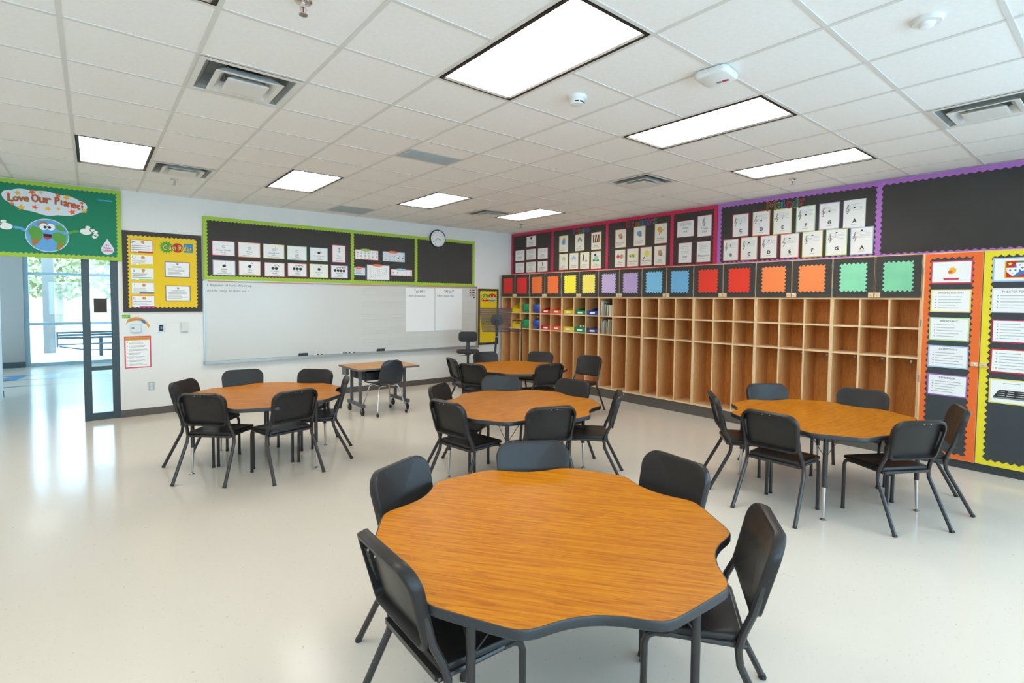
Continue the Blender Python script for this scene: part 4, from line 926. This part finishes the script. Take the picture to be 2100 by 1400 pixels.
# class rules cards
RU = [(.518, 2.412, .769, 2.235), (.518, 2.207, .769, 2.067), (.518, 2.03, .773, 1.86), (.52, 1.832, .775, 1.679), (.519, 1.652, .778, 1.49)]
mat('r_blue', '4b569a', .6); mat('r_mag', 'c8388a', .6)
for k, (rc, ch, bc_, bar) in enumerate(zip(RU, 'MUSIC', ('red', 'p_lemon', 'p_lime', 'p_lilac', 'p_red'), ('red', 'p_lemon', 'p_lime', 'r_blue', 'r_mag'))):
    o, (a0, b0, a1, b1, d) = poster(plB, rc, 0, bc_, .005, 'rule card with a big letter %s on the yellow rules board' % ch, 'poster', 'MUSIC rule cards')
    mb = MB(); plB.text(mb, ch, a0+.035, b1-.035, h=.038, d=d, m='ink', wd=.055); blob(plB, mb, (a0+a1)/2+.01, b1-.035, .026, d, 'tan', k)
    plB.lines(mb, a0+.015, a1-.02, b1-.07, b0+.03, 3, d, th=.3); plB.rect(mb, a0+.085, b0+.002, a1-.004, b0+.022, d, d+.0005, bar); plB.lines(mb, a0+.012, a0+.075, b0+.022, b0+.004, 1, d)
    obj('print', mb, o)
for k, (rc, ttl) in enumerate((((.9, 2.133, 1.197, 1.916), 'REWARDS'), ((.902, 1.799, 1.202, 1.579), 'CONSEQUENCES'))):
    o, (a0, b0, a1, b1, d) = poster(plB, rc, 0, 'r_blue', .009, 'white %s sheet with dark edge on the yellow rules board' % ttl.lower(), 'poster')
    mb = MB(); blob(plB, mb, (a0+a1)/2, b1-.035, .018, d, 'ink2', k+9); plB.text(mb, ttl, (a0+a1)/2, b1-.073, h=.017, wd=.22, d=d, m='ink'); plB.lines(mb, a0+.035, a1-.03, b1-.09, b0+.03, 6, d, th=.3); obj('print', mb, o)
mat('burst', '4aa83c', .6); mat('cr_yel', 'f6e46a', .6); mat('cr_blue', '3a8cc8', .6)
t = thing('title_sign', 'cut-out Class Rules title with green burst, red circle and blue square', 'sign', (1.04, YB-.024, 2.245))
mb = MB(); star(plB, mb, .925, 2.332, .092, .0005, 'burst', 14, .68); obj('burst', mb, t)
obj('circle', plB.disc(MB(), 1.055, 2.33, .066, .066, .001, .0018, 'red', 28), t); obj('square', plB.rect(MB(), 1.13, 2.27, 1.24, 2.395, .0008, .0014, 'cr_blue'), t)
mb = MB(); plB.text(mb, 'Class Rules', 1.055, 2.33, h=.075, wd=.34, d=.003, m='ink', bold=.0035); obj('lettering_outline', mb, t); mb = MB(); plB.text(mb, 'Class Rules', 1.055, 2.33, h=.075, wd=.34, d=.0036, m='cr_yel'); obj('lettering', mb, t)

# planet board
mat('cloud', 'e2e6ee', .7); mat('gold', 'f3b82a', .6); mat('earth_blue', '62a8e0', .6); mat('earth_green', '57a03a', .6); mat('earth_brown', 'b0762e', .6); mat('skyblue_txt', '4ab0e6', .6); mat('letter_red', 'd84a2a', .6); mat('letter_green', '2f8a4c', .6)
t = thing('cloud_sign', 'white star-dotted cloud cut-out lettered Love Our Planet!', 'sign', (-.31, YB-.024, 2.64))
mb = MB(); P = []
g = random.Random(4)
for i in range(48):
    a = 2*math.pi*i/48; P.append((-.315+.395*math.cos(a), 2.80-.03*math.cos(a)+(.128+.022*abs(math.sin(5*a)))*math.sin(a)+.015*math.cos(2*a)))
obj('cloud', plB.poly(mb, P, .0005, .0015, 'cloud'), t)
for k, (a, b) in enumerate(((-.65, 2.86), (-.57, 2.88), (-.44, 2.905), (-.36, 2.915), (-.2, 2.895), (-.12, 2.88), (.03, 2.83), (.05, 2.73), (-.07, 2.705), (-.2, 2.73), (-.42, 2.725), (-.54, 2.71), (-.62, 2.745), (-.3, 2.72))): mb = MB(); star(plB, mb, a, b, .026+.008*(k % 3), .002, 'gold' if k % 2 else 'orange', 5, .45, 20*k); obj('star', mb, t)
def arc_word(mb, wd_, a0, a1, b0, b1, h, d, m, bold=0):
    n = len(wd_)
    for i, ch in enumerate(wd_):
        f = (i+.5)/n; hh_ = h*(1.35 if ch.isupper() else .9)
        plB.text(mb, ch, a0+(a1-a0)*f, b0+(b1-b0)*f+(.012 if ch.isupper() else 0), h=hh_, wd=(a1-a0)/n*1.02, d=d, m=m, bold=bold)
for m_, bd, d_ in (('letter_green', .006, .003), ('letter_red', .002, .0036)):
    mb = MB(); arc_word(mb, 'Love', -.655, -.47, 2.802, 2.815, .06, d_, m_, bd); arc_word(mb, 'Our', -.445, -.26, 2.825, 2.818, .07, d_, m_, bd); arc_word(mb, 'Planet!', -.23, .05, 2.822, 2.765, .066, d_, m_, bd); obj('lettering', mb, t)
t = thing('globe_cutout', 'paper cut-out of the Earth with a face and outstretched gloved arms', 'decoration', (-.31, YB-.024, 2.19))
obj('rim', plB.disc(MB(), -.31, 2.39, .205, .205, .0008, .0016, 'cloud', 48), t); ball = obj('ocean', plB.disc(MB(), -.31, 2.39, .197, .197, .0016, .0022, 'earth_blue', 48), t)
mb = MB(); pts = {'earth_green': [[(-.49, 2.44), (-.44, 2.50), (-.38, 2.47), (-.35, 2.42), (-.36, 2.35), (-.42, 2.27), (-.45, 2.25), (-.46, 2.35)], [(-.26, 2.42), (-.2, 2.44), (-.13, 2.40), (-.14, 2.30), (-.2, 2.22), (-.24, 2.21), (-.22, 2.3), (-.27, 2.36)], [(-.24, 2.53), (-.18, 2.52), (-.13, 2.46), (-.19, 2.455), (-.23, 2.48)]], 'earth_brown': [[(-.46, 2.33), (-.38, 2.345), (-.40, 2.28), (-.45, 2.26)], [(-.41, 2.52), (-.34, 2.565), (-.31, 2.545), (-.37, 2.50)], [(-.21, 2.30), (-.16, 2.31), (-.18, 2.24), (-.22, 2.22)]]}
for m_, ll in pts.items():
    for q, P in enumerate(ll): plB.poly(mb, P, .0022, .0027 if m_ == 'earth_green' else .003, m_)
obj('continents', mb, t)
mb = MB()
for s in (-.034, .034): plB.disc(mb, -.31+s, 2.495, .038, .042, .0032, .0038, 'paper', 20); plB.disc(mb, -.31+s*.6, 2.49, .015, .017, .0038, .0044, 'ink', 14)
plB.poly(mb, [(-.35, 2.41), (-.27, 2.405), (-.275, 2.36), (-.31, 2.335), (-.345, 2.36)], .0032, .0038, 'ink'); plB.poly(mb, [(-.345, 2.375), (-.275, 2.37), (-.285, 2.35), (-.31, 2.337), (-.335, 2.352)], .0038, .0044, 'red'); obj('face', mb, t)
for s, cm in ((-1, 'earth_blue'), (1, 'earth_green')):
    ar = obj('arm', plB.poly(MB(), [(-.31+s*.195, 2.41), (-.31+s*.195, 2.45), (-.31+s*.24, 2.475), (-.31+s*.30, 2.48), (-.31+s*.31, 2.455), (-.31+s*.25, 2.445)], .0008, .0018, cm), t)
    mb = MB(); cx = -.31+s*.37
    plB.disc(mb, cx, 2.47, .06, .04, .0014, .0024, 'paper', 20)
    for k, (da, db) in enumerate(((.02, .055), (.065, .02), (.095, .0), (.10, -.035), (.085, -.06))): plB.disc(mb, cx+s*da, 2.47+db, .026, .02, .0014, .0024, 'paper', 14)
    obj('hand', mb, ar)
t = thing('drop_cutout', 'white water-drop cut-out with magenta lettering on the green board', 'decoration', (.275, YB-.024, 2.185))
P = [(.275, 2.395)]+[(.275+.066*math.cos(R(a)), 2.255+.068*math.sin(R(a))) for a in range(40, -221, -13)]
obj('drop', plB.poly(MB(), P, .0005, .0015, 'cloud'), t); mb = MB()
for q, (s, wd_) in enumerate((('Be', .04), ('Water', .085), ('Conscious', .11))): plB.text(mb, s, .275, 2.31-q*.034, h=.026, wd=wd_, d=.002, m='r_mag', bold=.001)
obj('lettering', mb, t)
t = thing('word_strip', 'light blue lettering in the corner of the green planet board', 'lettering', (.257, YB-.024, 2.88)); mb = MB(); plB.text(mb, 'Conservation', .257, 2.895, h=.028, wd=.155, d=.001, m='skyblue_txt', bold=.001); obj('lettering', mb, t)
# schedule title
t = thing('title_sign', 'cut-out Schedule title in red, green and blue on the schedule board', 'sign', (6.525, YB-.024, 1.60))
mb = MB(); plB.disc(mb, 6.62, 1.71, .10, .055, .0005, .0014, 'red', 24); obj('red_blob', mb, t); obj('green_blob', plB.disc(MB(), 6.44, 1.71, .10, .045, .0008, .0016, 'burst', 24), t); obj('red_blob', plB.disc(MB(), 6.45, 1.645, .11, .045, .001, .0018, 'red', 24), t); obj('blue_blob', plB.disc(MB(), 6.62, 1.645, .10, .045, .001, .0017, 'cr_blue', 24), t)
mb = MB(); plB.text(mb, 'Schedule', 6.53, 1.68, h=.095, wd=.35, d=.0026, m='cr_yel', bold=.0025); obj('lettering', mb, t)
# things on the bare wall beside the doorway
plW = PB(0)
o, (a0, b0, a1, b1, d) = poster(plW, (.429, 1.10, .726, .664), 0, 'p_red', .014, 'red-edged expectations notice on the wall beside the doorway', 'poster'); mat('banner', 'e0a040', .6)
mb = MB(); plW.rect(mb, a0+.014, b1-.056, a1-.014, b1-.012, d-.0005, d, 'banner'); plW.text(mb, 'CLASSROOM RULES', (a0+a1)/2, b1-.034, h=.022, wd=.24, d=d+.0005, m='letter_red')
for q in range(7):
    b = b1-.075-q*.05; plW.lines(mb, a0+.05, a1-.03, b, b-.03, 2, d, th=.3); plW.disc(mb, a0+.033, b-.01, .006, .006, d-.0003, d, 'ink2', 8)
obj('print', mb, o)
t = thing('banner_sign', 'little curved cut-out banner above the thermostat by the doorway', 'sign', (.565, YB, 1.21))
P = [(.45, 1.25)]+[(.47+.2*i/8, 1.33+.035*math.sin(math.pi*i/8)-.01*i/8) for i in range(9)]+[(.72, 1.24), (.70, 1.205), (.68, 1.25)]+[(.66-.19*i/8, 1.285+.028*math.sin(math.pi*(8-i)/8)) for i in range(9)]
obj('ribbon', plW.poly(MB(), P, 0, .0012, 'banner'), t); obj('green_tag', plW.rect(MB(), .411, 1.345, .50, 1.392, .0002, .0014, 'burst'), t); obj('blue_tag', plW.poly(MB(), [(.62, 1.335), (.66, 1.31), (.675, 1.265), (.635, 1.28)], .0013, .002, 'blue'), t)
mb = MB(); plW.text(mb, 'HAPPY', .456, 1.368, h=.03, wd=.08, d=.0019, m='cr_yel'); plW.text(mb, 'LEARNING', .56, 1.325, h=.022, wd=.13, d=.0019, m='r_blue'); obj('lettering', mb, t)
t = thing('thermostat', 'white thermostat with pale display on the wall under the curved banner', 'thermostat', (.562, YB, 1.152)); obj('case', plW.rect(MB(), .504, 1.152, .62, 1.265, 0, .022, 'p_aqua'), t); obj('cover', plW.rect(MB(), .509, 1.157, .615, 1.26, .022, .025, 'white'), t); obj('display', plW.rect(MB(), .565, 1.175, .612, 1.25, .025, .026, 'pg_blue'), t); obj('sensor', plW.rect(MB(), .515, 1.20, .54, 1.23, .025, .027, 'ink2'), t)
t = thing('light_switch', 'grey framed wall switch plate with dark rocker', 'light switch', (.847, YB, 1.146)); obj('plate', plW.rect(MB(), .812, 1.143, .882, 1.263, 0, .006, 'steel'), t); obj('rocker', plW.rect(MB(), .824, 1.16, .87, 1.247, .006, .012, 'ink'), t); obj('toggle', plW.rect(MB(), .837, 1.185, .857, 1.225, .012, .016, 'ink2'), t)
t = thing('wall_box', 'blank white wall sensor box next to the whiteboard', 'sensor', (1.125, YB, 1.137)); obj('case', plW.rect(MB(), 1.082, 1.137, 1.168, 1.275, 0, .026, 'board_white'), t); obj('lip', plW.rect(MB(), 1.09, 1.145, 1.16, 1.152, .026, .029, 'ink3'), t)
t = thing('power_outlet', 'steel duplex power outlet low on the wall', 'outlet', (.72, YB, .339)); obj('plate', plW.rect(MB(), .686, .339, .757, .456, 0, .005, 'alu'), t)
for z in (.37, .425):
    so = obj('socket', plW.disc(MB(), .7215, z, .017, .02, .005, .007, 'white', 16), t); mb = MB()
    for s in (-.007, .007): plW.rect(mb, .7215+s-.0015, z-.006, .7215+s+.0015, z+.006, .007, .0075, 'ink')
    obj('slots', mb, so)

# ---- posters on the cubby wall
plR = PR(XW-.024)
def rp(rc, border, bw, label, group, base='paper'): return poster(plR, (-rc[0], rc[1], -rc[2], rc[3]), 0, border, bw, label, 'poster', group, base=base)
RED1 = [(4.653, 2.956, 4.352, 2.733), (5.011, 2.688, 4.709, 2.459), (4.654, 2.69, 4.355, 2.466), (4.298, 2.685, 4.001, 2.465), (5.007, 2.428, 4.711, 2.211), (4.654, 2.428, 4.351, 2.207), (4.299, 2.425, 4.002, 2.207)]
for rc, s in zip(RED1, ('Fermata', 'Repeat Sign', 'Measure', 'Accent', 'Slur', 'Tie', 'Double Bar')):
    o, (a0, b0, a1, b1, d) = rp(rc, 'p_red', .006, 'small white %s symbol card on the first red-bordered panel' % s.lower(), 'symbol cards')
    mb = MB(); c = (a0+a1)/2; plR.text(mb, s, c, b0+.085, h=.026, wd=.2, d=d, m='ink'); plR.lines(mb, a0+.05, a1-.05, b0+.06, b0+.03, 2, d)
    if s == 'Fermata': plR.disc(mb, c, b1-.05, .03, .025, d-.0003, d, 'ink', 14)
    elif s == 'Double Bar': plR.rect(mb, c-.01, b1-.10, c+.006, b1-.02, d-.0003, d, 'ink')
    else: plR.lines(mb, a0+.05, a1-.05, b1-.03, b1-.09, 3, d, th=.15, ragged=False)
    obj('print', mb, o)
RED2 = [(3.682, 2.876, 3.442, 2.565), (3.255, 2.868, 3.023, 2.56), (2.853, 2.865, 2.617, 2.555), (3.676, 2.532, 3.439, 2.226), (3.397, 2.53, 3.17, 2.224), (3.125, 2.526, 2.896, 2.222), (2.854, 2.524, 2.617, 2.216)]
TP = [('Largo', 'p_aqua'), ('Adagio', 'ink2'), ('Presto', 'earth_brown'), ('Lento', 'p_lime'), ('Moderato', 'p_sky'), ('Andante', 'ink'), ('Allegro', 'earth_green')]
mat('cream', 'f3f0e6', .7)
for k, (rc, (s, cm)) in enumerate(zip(RED2, TP)):
    o, (a0, b0, a1, b1, d) = rp(rc, 'p_lemon', .006, 'cream %s tempo poster on the second red-bordered panel' % s, 'tempo posters', 'cream')
    mb = MB(); c = (a0+a1)/2; b = b1-.11
    if k == 0: blob(plR, mb, c+.01, b+.03, .05, d-.0002, 'gold', 3); blob(plR, mb, c, b-.02, .06, d, 'earth_blue', 4)
    elif k == 2:
        plR.rect(mb, c-.08, b-.075, c+.08, b+.065, d-.0003, d, 'earth_brown')
        for q in range(5): plR.poly(mb, [(c-.07+q*.03, b+.06), (c-.05+q*.03, b+.06), (c-.06+q*.02, b-.07), (c-.075+q*.02, b-.07)], d, d+.0004, 'cream' if q % 2 else 'ink')
    elif k == 5:
        plR.disc(mb, c-.03, b+.055, .012, .014, d-.0003, d, 'ink', 10); plR.poly(mb, [(c-.045, b+.04), (c-.015, b+.04), (c-.02, b-.01), (c-.005, b-.06), (c-.02, b-.06), (c-.03, b-.02), (c-.04, b-.06), (c-.055, b-.06), (c-.045, b)], d-.0003, d, 'ink'); blob(plR, mb, c+.04, b-.05, .025, d, 'ink2', 2)
    elif k == 6: blob(plR, mb, c-.015, b+.05, .03, d, 'ink', 6); plR.rect(mb, c-.075, b-.07, c+.07, b-.03, d-.0003, d, 'earth_green'); blob(plR, mb, c, b-.015, .05, d, 'p_aqua', 8)
    else:
        blob(plR, mb, c, b, .06, d-.0002, cm, k); plR.disc(mb, c, b-.03, .025, .03, d+.0002, d+.0006, 'cream', 14)
    plR.text(mb, s, c, b0+.075, h=.022, wd=.15, d=d, m='ink'); plR.lines(mb, a0+.03, a1-.03, b0+.055, b0+.025, 2, d); obj('print', mb, o)
RED3 = [(2.302, 2.861, 2.07, 2.549), (1.91, 2.871, 1.675, 2.55), (1.496, 2.876, 1.266, 2.559), (2.302, 2.516, 2.078, 2.216), (2.041, 2.519, 1.805, 2.216), (1.768, 2.521, 1.543, 2.219), (1.497, 2.525, 1.274, 2.212)]
DY = [('Decrescendo', 'tan'), ('Crescendo', 'earth_blue'), ('Fortissimo', 'gold'), ('Piano', 'p_red'), ('Mezzo Piano', 'gold'), ('Mezzo Forte', 'cr_yel'), ('Forte', 'tan')]
for k, (rc, (s, cm)) in enumerate(zip(RED3, DY)):
    o, (a0, b0, a1, b1, d) = rp(rc, 'p_peach', .007, 'white %s dynamics poster on the third red-bordered panel' % s, 'dynamics posters', 'cream')
    mb = MB(); c = (a0+a1)/2; b = b1-.115
    if k == 3: blob(plR, mb, c-.04, b, .038, d, 'p_red', 1); blob(plR, mb, c+.035, b-.005, .045, d, 'tan', 2)
    elif k == 4:
        for q in range(4): blob(plR, mb, c-.05+q*.033, b-.01+.01*(q % 2), .032, d+.0001*q, 'cr_yel' if q % 2 else 'earth_green', q)
    elif k == 2: blob(plR, mb, c-.02, b+.02, .05, d, cm, 7); plR.poly(mb, [(c-.03, b-.06), (c+.075, b+.03), (c+.075, b+.04), (c-.04, b-.05)], d, d+.0006, 'ink2')
    elif k == 5: plR.disc(mb, c+.02, b+.01, .05, .055, d-.0003, d, cm, 18); plR.poly(mb, [(c-.06, b-.06), (c-.045, b-.075), (c-.015, b-.045), (c-.03, b-.04), (c-.045, b-.055)], d, d+.0005, 'ink')
    else: blob(plR, mb, c, b, .055, d, cm, k+11); blob(plR, mb, c+.02, b-.03, .03, d+.0004, 'ink2', k)
    plR.text(mb, s, c, b0+.085, h=.022, wd=.17, d=d, m='ink'); plR.lines(mb, a0+.03, a1-.03, b0+.06, b0+.035, 2, d); obj('print', mb, o)
RED4 = [((1.087, 2.871, .797, 2.621), 'Grand Staff'), ((.742, 2.914, .511, 2.601), 'Treble|Clef'), ((1.057, 2.537, .827, 2.225), 'Staff'), ((.746, 2.535, .52, 2.223), 'Measures')]
def clef(pl, mb, a, b, s, d, m='ink'):
    """treble clef drawn as a ribbon"""
    P = [(-.09, -.46), (-.06, -.52), (.0, -.53), (.05, -.48), (.05, -.38), (.02, -.1), (-.02, .15), (-.01, .32), (.04, .44), (.09, .42), (.1, .3), (.05, .18), (-.06, .06), (-.15, -.08), (-.17, -.2), (-.11, -.3), (.02, -.33), (.13, -.29), (.17, -.19), (.13, -.1), (.04, -.08), (-.04, -.13), (-.05, -.2)]
    for (x0, y0), (x1, y1) in zip(P, P[1:]):
        dx, dy = x1-x0, y1-y0; l = math.hypot(dx, dy) or 1; nx, ny = -dy/l*.022, dx/l*.022
        pl.poly(mb, [(a+(x0+nx)*s, b+(y0+ny)*s), (a+(x1+nx)*s, b+(y1+ny)*s), (a+(x1-nx)*s, b+(y1-ny)*s), (a+(x0-nx)*s, b+(y0-ny)*s)], d-.0004, d, m)
for rc, s in RED4:
    o, (a0, b0, a1, b1, d) = rp(rc, 'p_red', .006, 'white %s poster on the fourth red-bordered panel' % s.replace('|', ' ').lower(), 'staff posters')
    mb = MB(); c = (a0+a1)/2
    if s == 'Grand Staff': plR.text(mb, 'Grand', c, b0+.14, h=.026, wd=.15, d=d); plR.text(mb, 'Staff', c, b0+.085, h=.026, wd=.15, d=d); plR.lines(mb, a0+.05, a1-.05, b1-.03, b1-.08, 4, d, ragged=False)
    elif '|' in s: clef(plR, mb, c-.01, b1-.09, .13, d); plR.text(mb, 'Treble', c, b0+.12, h=.03, wd=.14, d=d); plR.text(mb, 'Clef', c, b0+.075, h=.03, wd=.1, d=d)
    else: plR.lines(mb, a0+.05, a1-.05, b1-.05, b1-.17, 5, d, th=.12, ragged=False); plR.text(mb, s, c, b0+.1, h=.032, wd=.17, d=d); plR.lines(mb, a0+.06, a1-.06, b0+.065, b0+.05, 1, d)
    obj('print', mb, o)
PUR = [(.196, 2.868, -.037, 2.548), (-.089, 2.869, -.324, 2.541), (-.368, 2.865, -.6, 2.537), (-.653, 2.865, -.882, 2.537), (-.924, 2.866, -1.151, 2.541), (-1.191, 2.867, -1.422, 2.533), (.327, 2.529, .098, 2.221), (.069, 2.536, -.165, 2.218), (-.204, 2.535, -.428, 2.224), (-.466, 2.534, -.7, 2.217), (-.737, 2.54, -.973, 2.214), (-1.01, 2.54, -1.242, 2.216), (-1.274, 2.534, -1.51, 2.211)]
LET = 'CDEFGABCDEFGA'; LB = ['p_red', 'p_peach', 'p_lemon', 'p_mint', 'p_lilac', 'p_white', 'p_pink', 'p_peach', 'p_red', 'p_pink', 'p_lemon', 'p_lime', 'p_sky']
for k, (rc, ch, bc_) in enumerate(zip(PUR, LET, LB)):
    row = 'upper' if k < 6 else 'lower'
    o, (a0, b0, a1, b1, d) = rp(rc, bc_, .009, 'white staff card with the note letter %s in the %s row of the melody board' % (ch, row), 'melody note cards')
    mb = MB(); sb_ = b1-.055; sp = .0165
    for q in range(5): plR.rect(mb, a0+.05, sb_-q*sp-.0008, a1-.035, sb_-q*sp+.0008, d-.0004, d, 'ink2')
    clef(plR, mb, a0+.045, sb_-.045, .105, d); plR.disc(mb, a0+.042, sb_-.105, .005, .005, d-.0004, d, 'ink', 8)
    pos = sb_-4*sp-sp+.5*sp*(k if k < 6 else k)
    na = (a0+a1)/2+.0; plR.disc(mb, na, pos, .0105, .008, d, d+.0004, 'ink', 14)
    if k < 6: plR.rect(mb, na+.0088, pos, na+.0104, pos+.045, d, d+.0004, 'ink2')
    else: plR.rect(mb, na-.0104, pos-.045, na-.0088, pos, d, d+.0004, 'ink2')
    plR.text(mb, ch, na+.005, b0+.085, h=.042, d=d, m='ink', bold=.0025); plR.lines(mb, na-.03, na+.03, b0+.05, b0+.035, 1, d, ragged=False)
    obj('print', mb, o)
# cut-out headings
def heading(label, word, boxes, cols, base):
    t = thing('heading_letters', label, 'lettering', base)
    for ch, (a0, b1, a1, b0), cm in zip(word, boxes, cols):
        a0, a1 = -a0, -a1; mb = MB(); plR.text(mb, ch, (a0+a1)/2, (b0+b1)/2, h=(b1-b0), wd=abs(a1-a0)*1.05, d=.0045, m=cm, bold=.006)
        o = obj('letter', mb, t)
        mb = MB(); plR.text(mb, ch, (a0+a1)/2, (b0+b1)/2, h=(b1-b0)*.94, wd=abs(a1-a0)*.98, d=.0056, m='blackpaper'); obj('letter_core', mb, o)
    return t
mat('h_tan', 'e08a4a', .6); mat('h_green', '66b870', .6); mat('h_blue', '4a78dc', .6); mat('h_red', 'd83a4a', .6); mat('h_teal', '3aa88c', .6); mat('h_purple', '9a62b8', .6)
heading('multicoloured cut-out letters spelling Melody', 'Melody', [(-.277, 2.979, -.401, 2.858), (-.398, 2.955, -.47, 2.865), (-.467, 2.975, -.522, 2.869), (-.52, 2.945, -.6, 2.859), (-.597, 2.975, -.672, 2.862), (-.669, 2.957, -.752, 2.85)], ['h_tan', 'h_green', 'h_blue', 'h_red', 'h_teal', 'h_red'], (XW-.024, -.51, 2.85))
heading('dim multicoloured cut-out letters spelling Dynamics', 'Dynamics', [(2.064, 2.973, 1.993, 2.88), (1.957, 2.961, 1.91, 2.87), (1.882, 2.947, 1.813, 2.875), (1.793, 2.955, 1.733, 2.88), (1.728, 2.955, 1.639, 2.875), (1.635, 2.979, 1.59, 2.88), (1.575, 2.96, 1.524, 2.885), (1.508, 2.965, 1.465, 2.885)], ['h_red', 'h_purple', 'h_tan', 'h_teal', 'h_blue', 'h_red', 'h_purple', 'h_green'], (XW-.024, 1.77, 2.87))
heading('dim multicoloured cut-out letters spelling Tempo', 'Tempo', [(3.335, 2.975, 3.236, 2.889), (3.237, 2.965, 3.156, 2.885), (3.157, 2.957, 3.045, 2.878), (3.047, 2.96, 2.983, 2.875), (2.977, 2.962, 2.914, 2.885)], ['h_purple', 'h_red', 'h_green', 'h_blue', 'h_purple'], (XW-.024, 3.12, 2.87))

# ---- sheets on the orange and yellow doors
plD = PR(XC-.0225)
def dp(rc, border, label, ttl, base='paper'):
    o, fr = poster(plD, (-rc[0], rc[1], -rc[2], rc[3]), -.0005, border, .012, label, 'poster', None, base=base); return o, fr
ORA = [((-2.13, 2.074, -2.455, 1.845), 'p_red', '', 'picture sheet with a yellow figure over a red bar on the orange door'), ((-2.136, 1.786, -2.452, 1.556), 'p_lemon', 'SINGING POSTURE', 'Singing Posture sheet on the orange door'), ((-2.135, 1.503, -2.449, 1.27), 'p_lime', 'BREATHING', 'Breathing sheet on the orange door'), ((-2.134, 1.219, -2.45, .995), 'p_sky', 'EXPRESSION', 'Expression sheet on the orange door'), ((-2.137, .928, -2.454, .709), 'p_purple', 'REMEMBER', 'Remember sheet on the orange door')]
YEL = [((-2.597, 2.08, -2.925, 1.854), 'p_sky', '', 'comedy and tragedy masks sheet on the yellow door'), ((-2.60, 1.796, -2.925, 1.563), 'pg_pink', 'THEATER TERMS', 'Theater Terms sheet on the yellow door'), ((-2.608, 1.498, -2.925, 1.276), 'p_crimson', '', 'wine-edged list of terms on the yellow door'), ((-2.61, 1.221, -2.925, .991), 'red', '', 'red-edged list of terms on the yellow door'), ((-2.611, .932, -2.925, .70), 'p_lemon', '', 'stage diagram sheet with a black platform on the yellow door')]
for k, (rc, bc_, ttl, lb) in enumerate(ORA+YEL):
    o, (a0, b0, a1, b1, d) = dp(rc, bc_, lb, ttl); mb = MB(); c = (a0+a1)/2
    if ttl: plD.text(mb, ttl, c, b1-.035, h=.018, wd=.2, d=d, m='ink')
    if k == 0:
        blob(plD, mb, c+.01, b0+.13, .036, d, 'gold', 2); blob(plD, mb, c-.01, b0+.115, .022, d+.0004, 'orange', 3); plD.poly(mb, [(c-.065, b0+.055), (c+.065, b0+.055), (c+.055, b0+.035), (c-.055, b0+.035)], d, d+.0004, 'p_red')
    elif k == 5:
        ca, cb = c+.01, b0+.115; plD.rect(mb, ca-.09, cb-.082, ca+.09, cb+.082, d-.0004, d, 'gold'); plD.rect(mb, ca-.08, cb-.074, ca+.08, cb+.074, d, d+.0004, 'red'); plD.poly(mb, [(ca-.02, cb-.074), (ca+.08, cb-.02), (ca+.08, cb+.06), (ca, cb+.074), (ca-.04, cb)], d+.0004, d+.0008, 'blue')
        for mx_, my_, s in ((-.035, -.015, 1), (.03, .03, -1)):
            plD.poly(mb, [(ca+mx_-.045, cb+my_+.03), (ca+mx_+.045, cb+my_+.03), (ca+mx_+.04, cb+my_-.01), (ca+mx_, cb+my_-.05), (ca+mx_-.04, cb+my_-.01)], d+.0008+.0004*(s < 0), d+.0012+.0004*(s < 0), 'paper')
            for q in (-.018, .018): plD.disc(mb, ca+mx_+q, cb+my_+.008, .008, .005, d+.0016, d+.002, 'ink', 8)
            plD.poly(mb, [(ca+mx_-.018, cb+my_-.012-.004*s), (ca+mx_, cb+my_-.02-.004*s), (ca+mx_+.018, cb+my_-.012-.004*s), (ca+mx_, cb+my_-.026)], d+.0016, d+.002, 'ink')
        star(plD, mb, ca-.055, cb+.05, .018, d+.0008, 'cr_yel')
    elif k == 9:
        plD.poly(mb, [(c-.125, b0+.06), (c+.125, b0+.06), (c+.085, b0+.13), (c-.085, b0+.13)], d-.0004, d, 'ink'); plD.rect(mb, c-.125, b0+.045, c+.125, b0+.06, d-.0004, d, 'ink2')
        for q in range(3):
            for r_ in range(3): plD.rect(mb, c-.085+r_*.065-.006*q, b0+.075+(2-q)*.02, c-.045+r_*.065, b0+.079+(2-q)*.02, d, d+.0004, 'paper')
        plD.lines(mb, c-.06, c+.06, b1-.03, b1-.045, 1, d, ragged=False)
    else:
        n = 5 if ttl else 6; top = b1-.06 if ttl else b1-.03
        plD.lines(mb, a0+.06, a1-.03, top, b0+.03, n, d, m='ink3', th=.2)
        st_ = (top-b0-.03)/n
        for q in range(n): plD.disc(mb, a0+.043, top-st_*(q+.5), .004, .004, d-.0004, d, 'ink', 8)
    obj('print', mb, o)
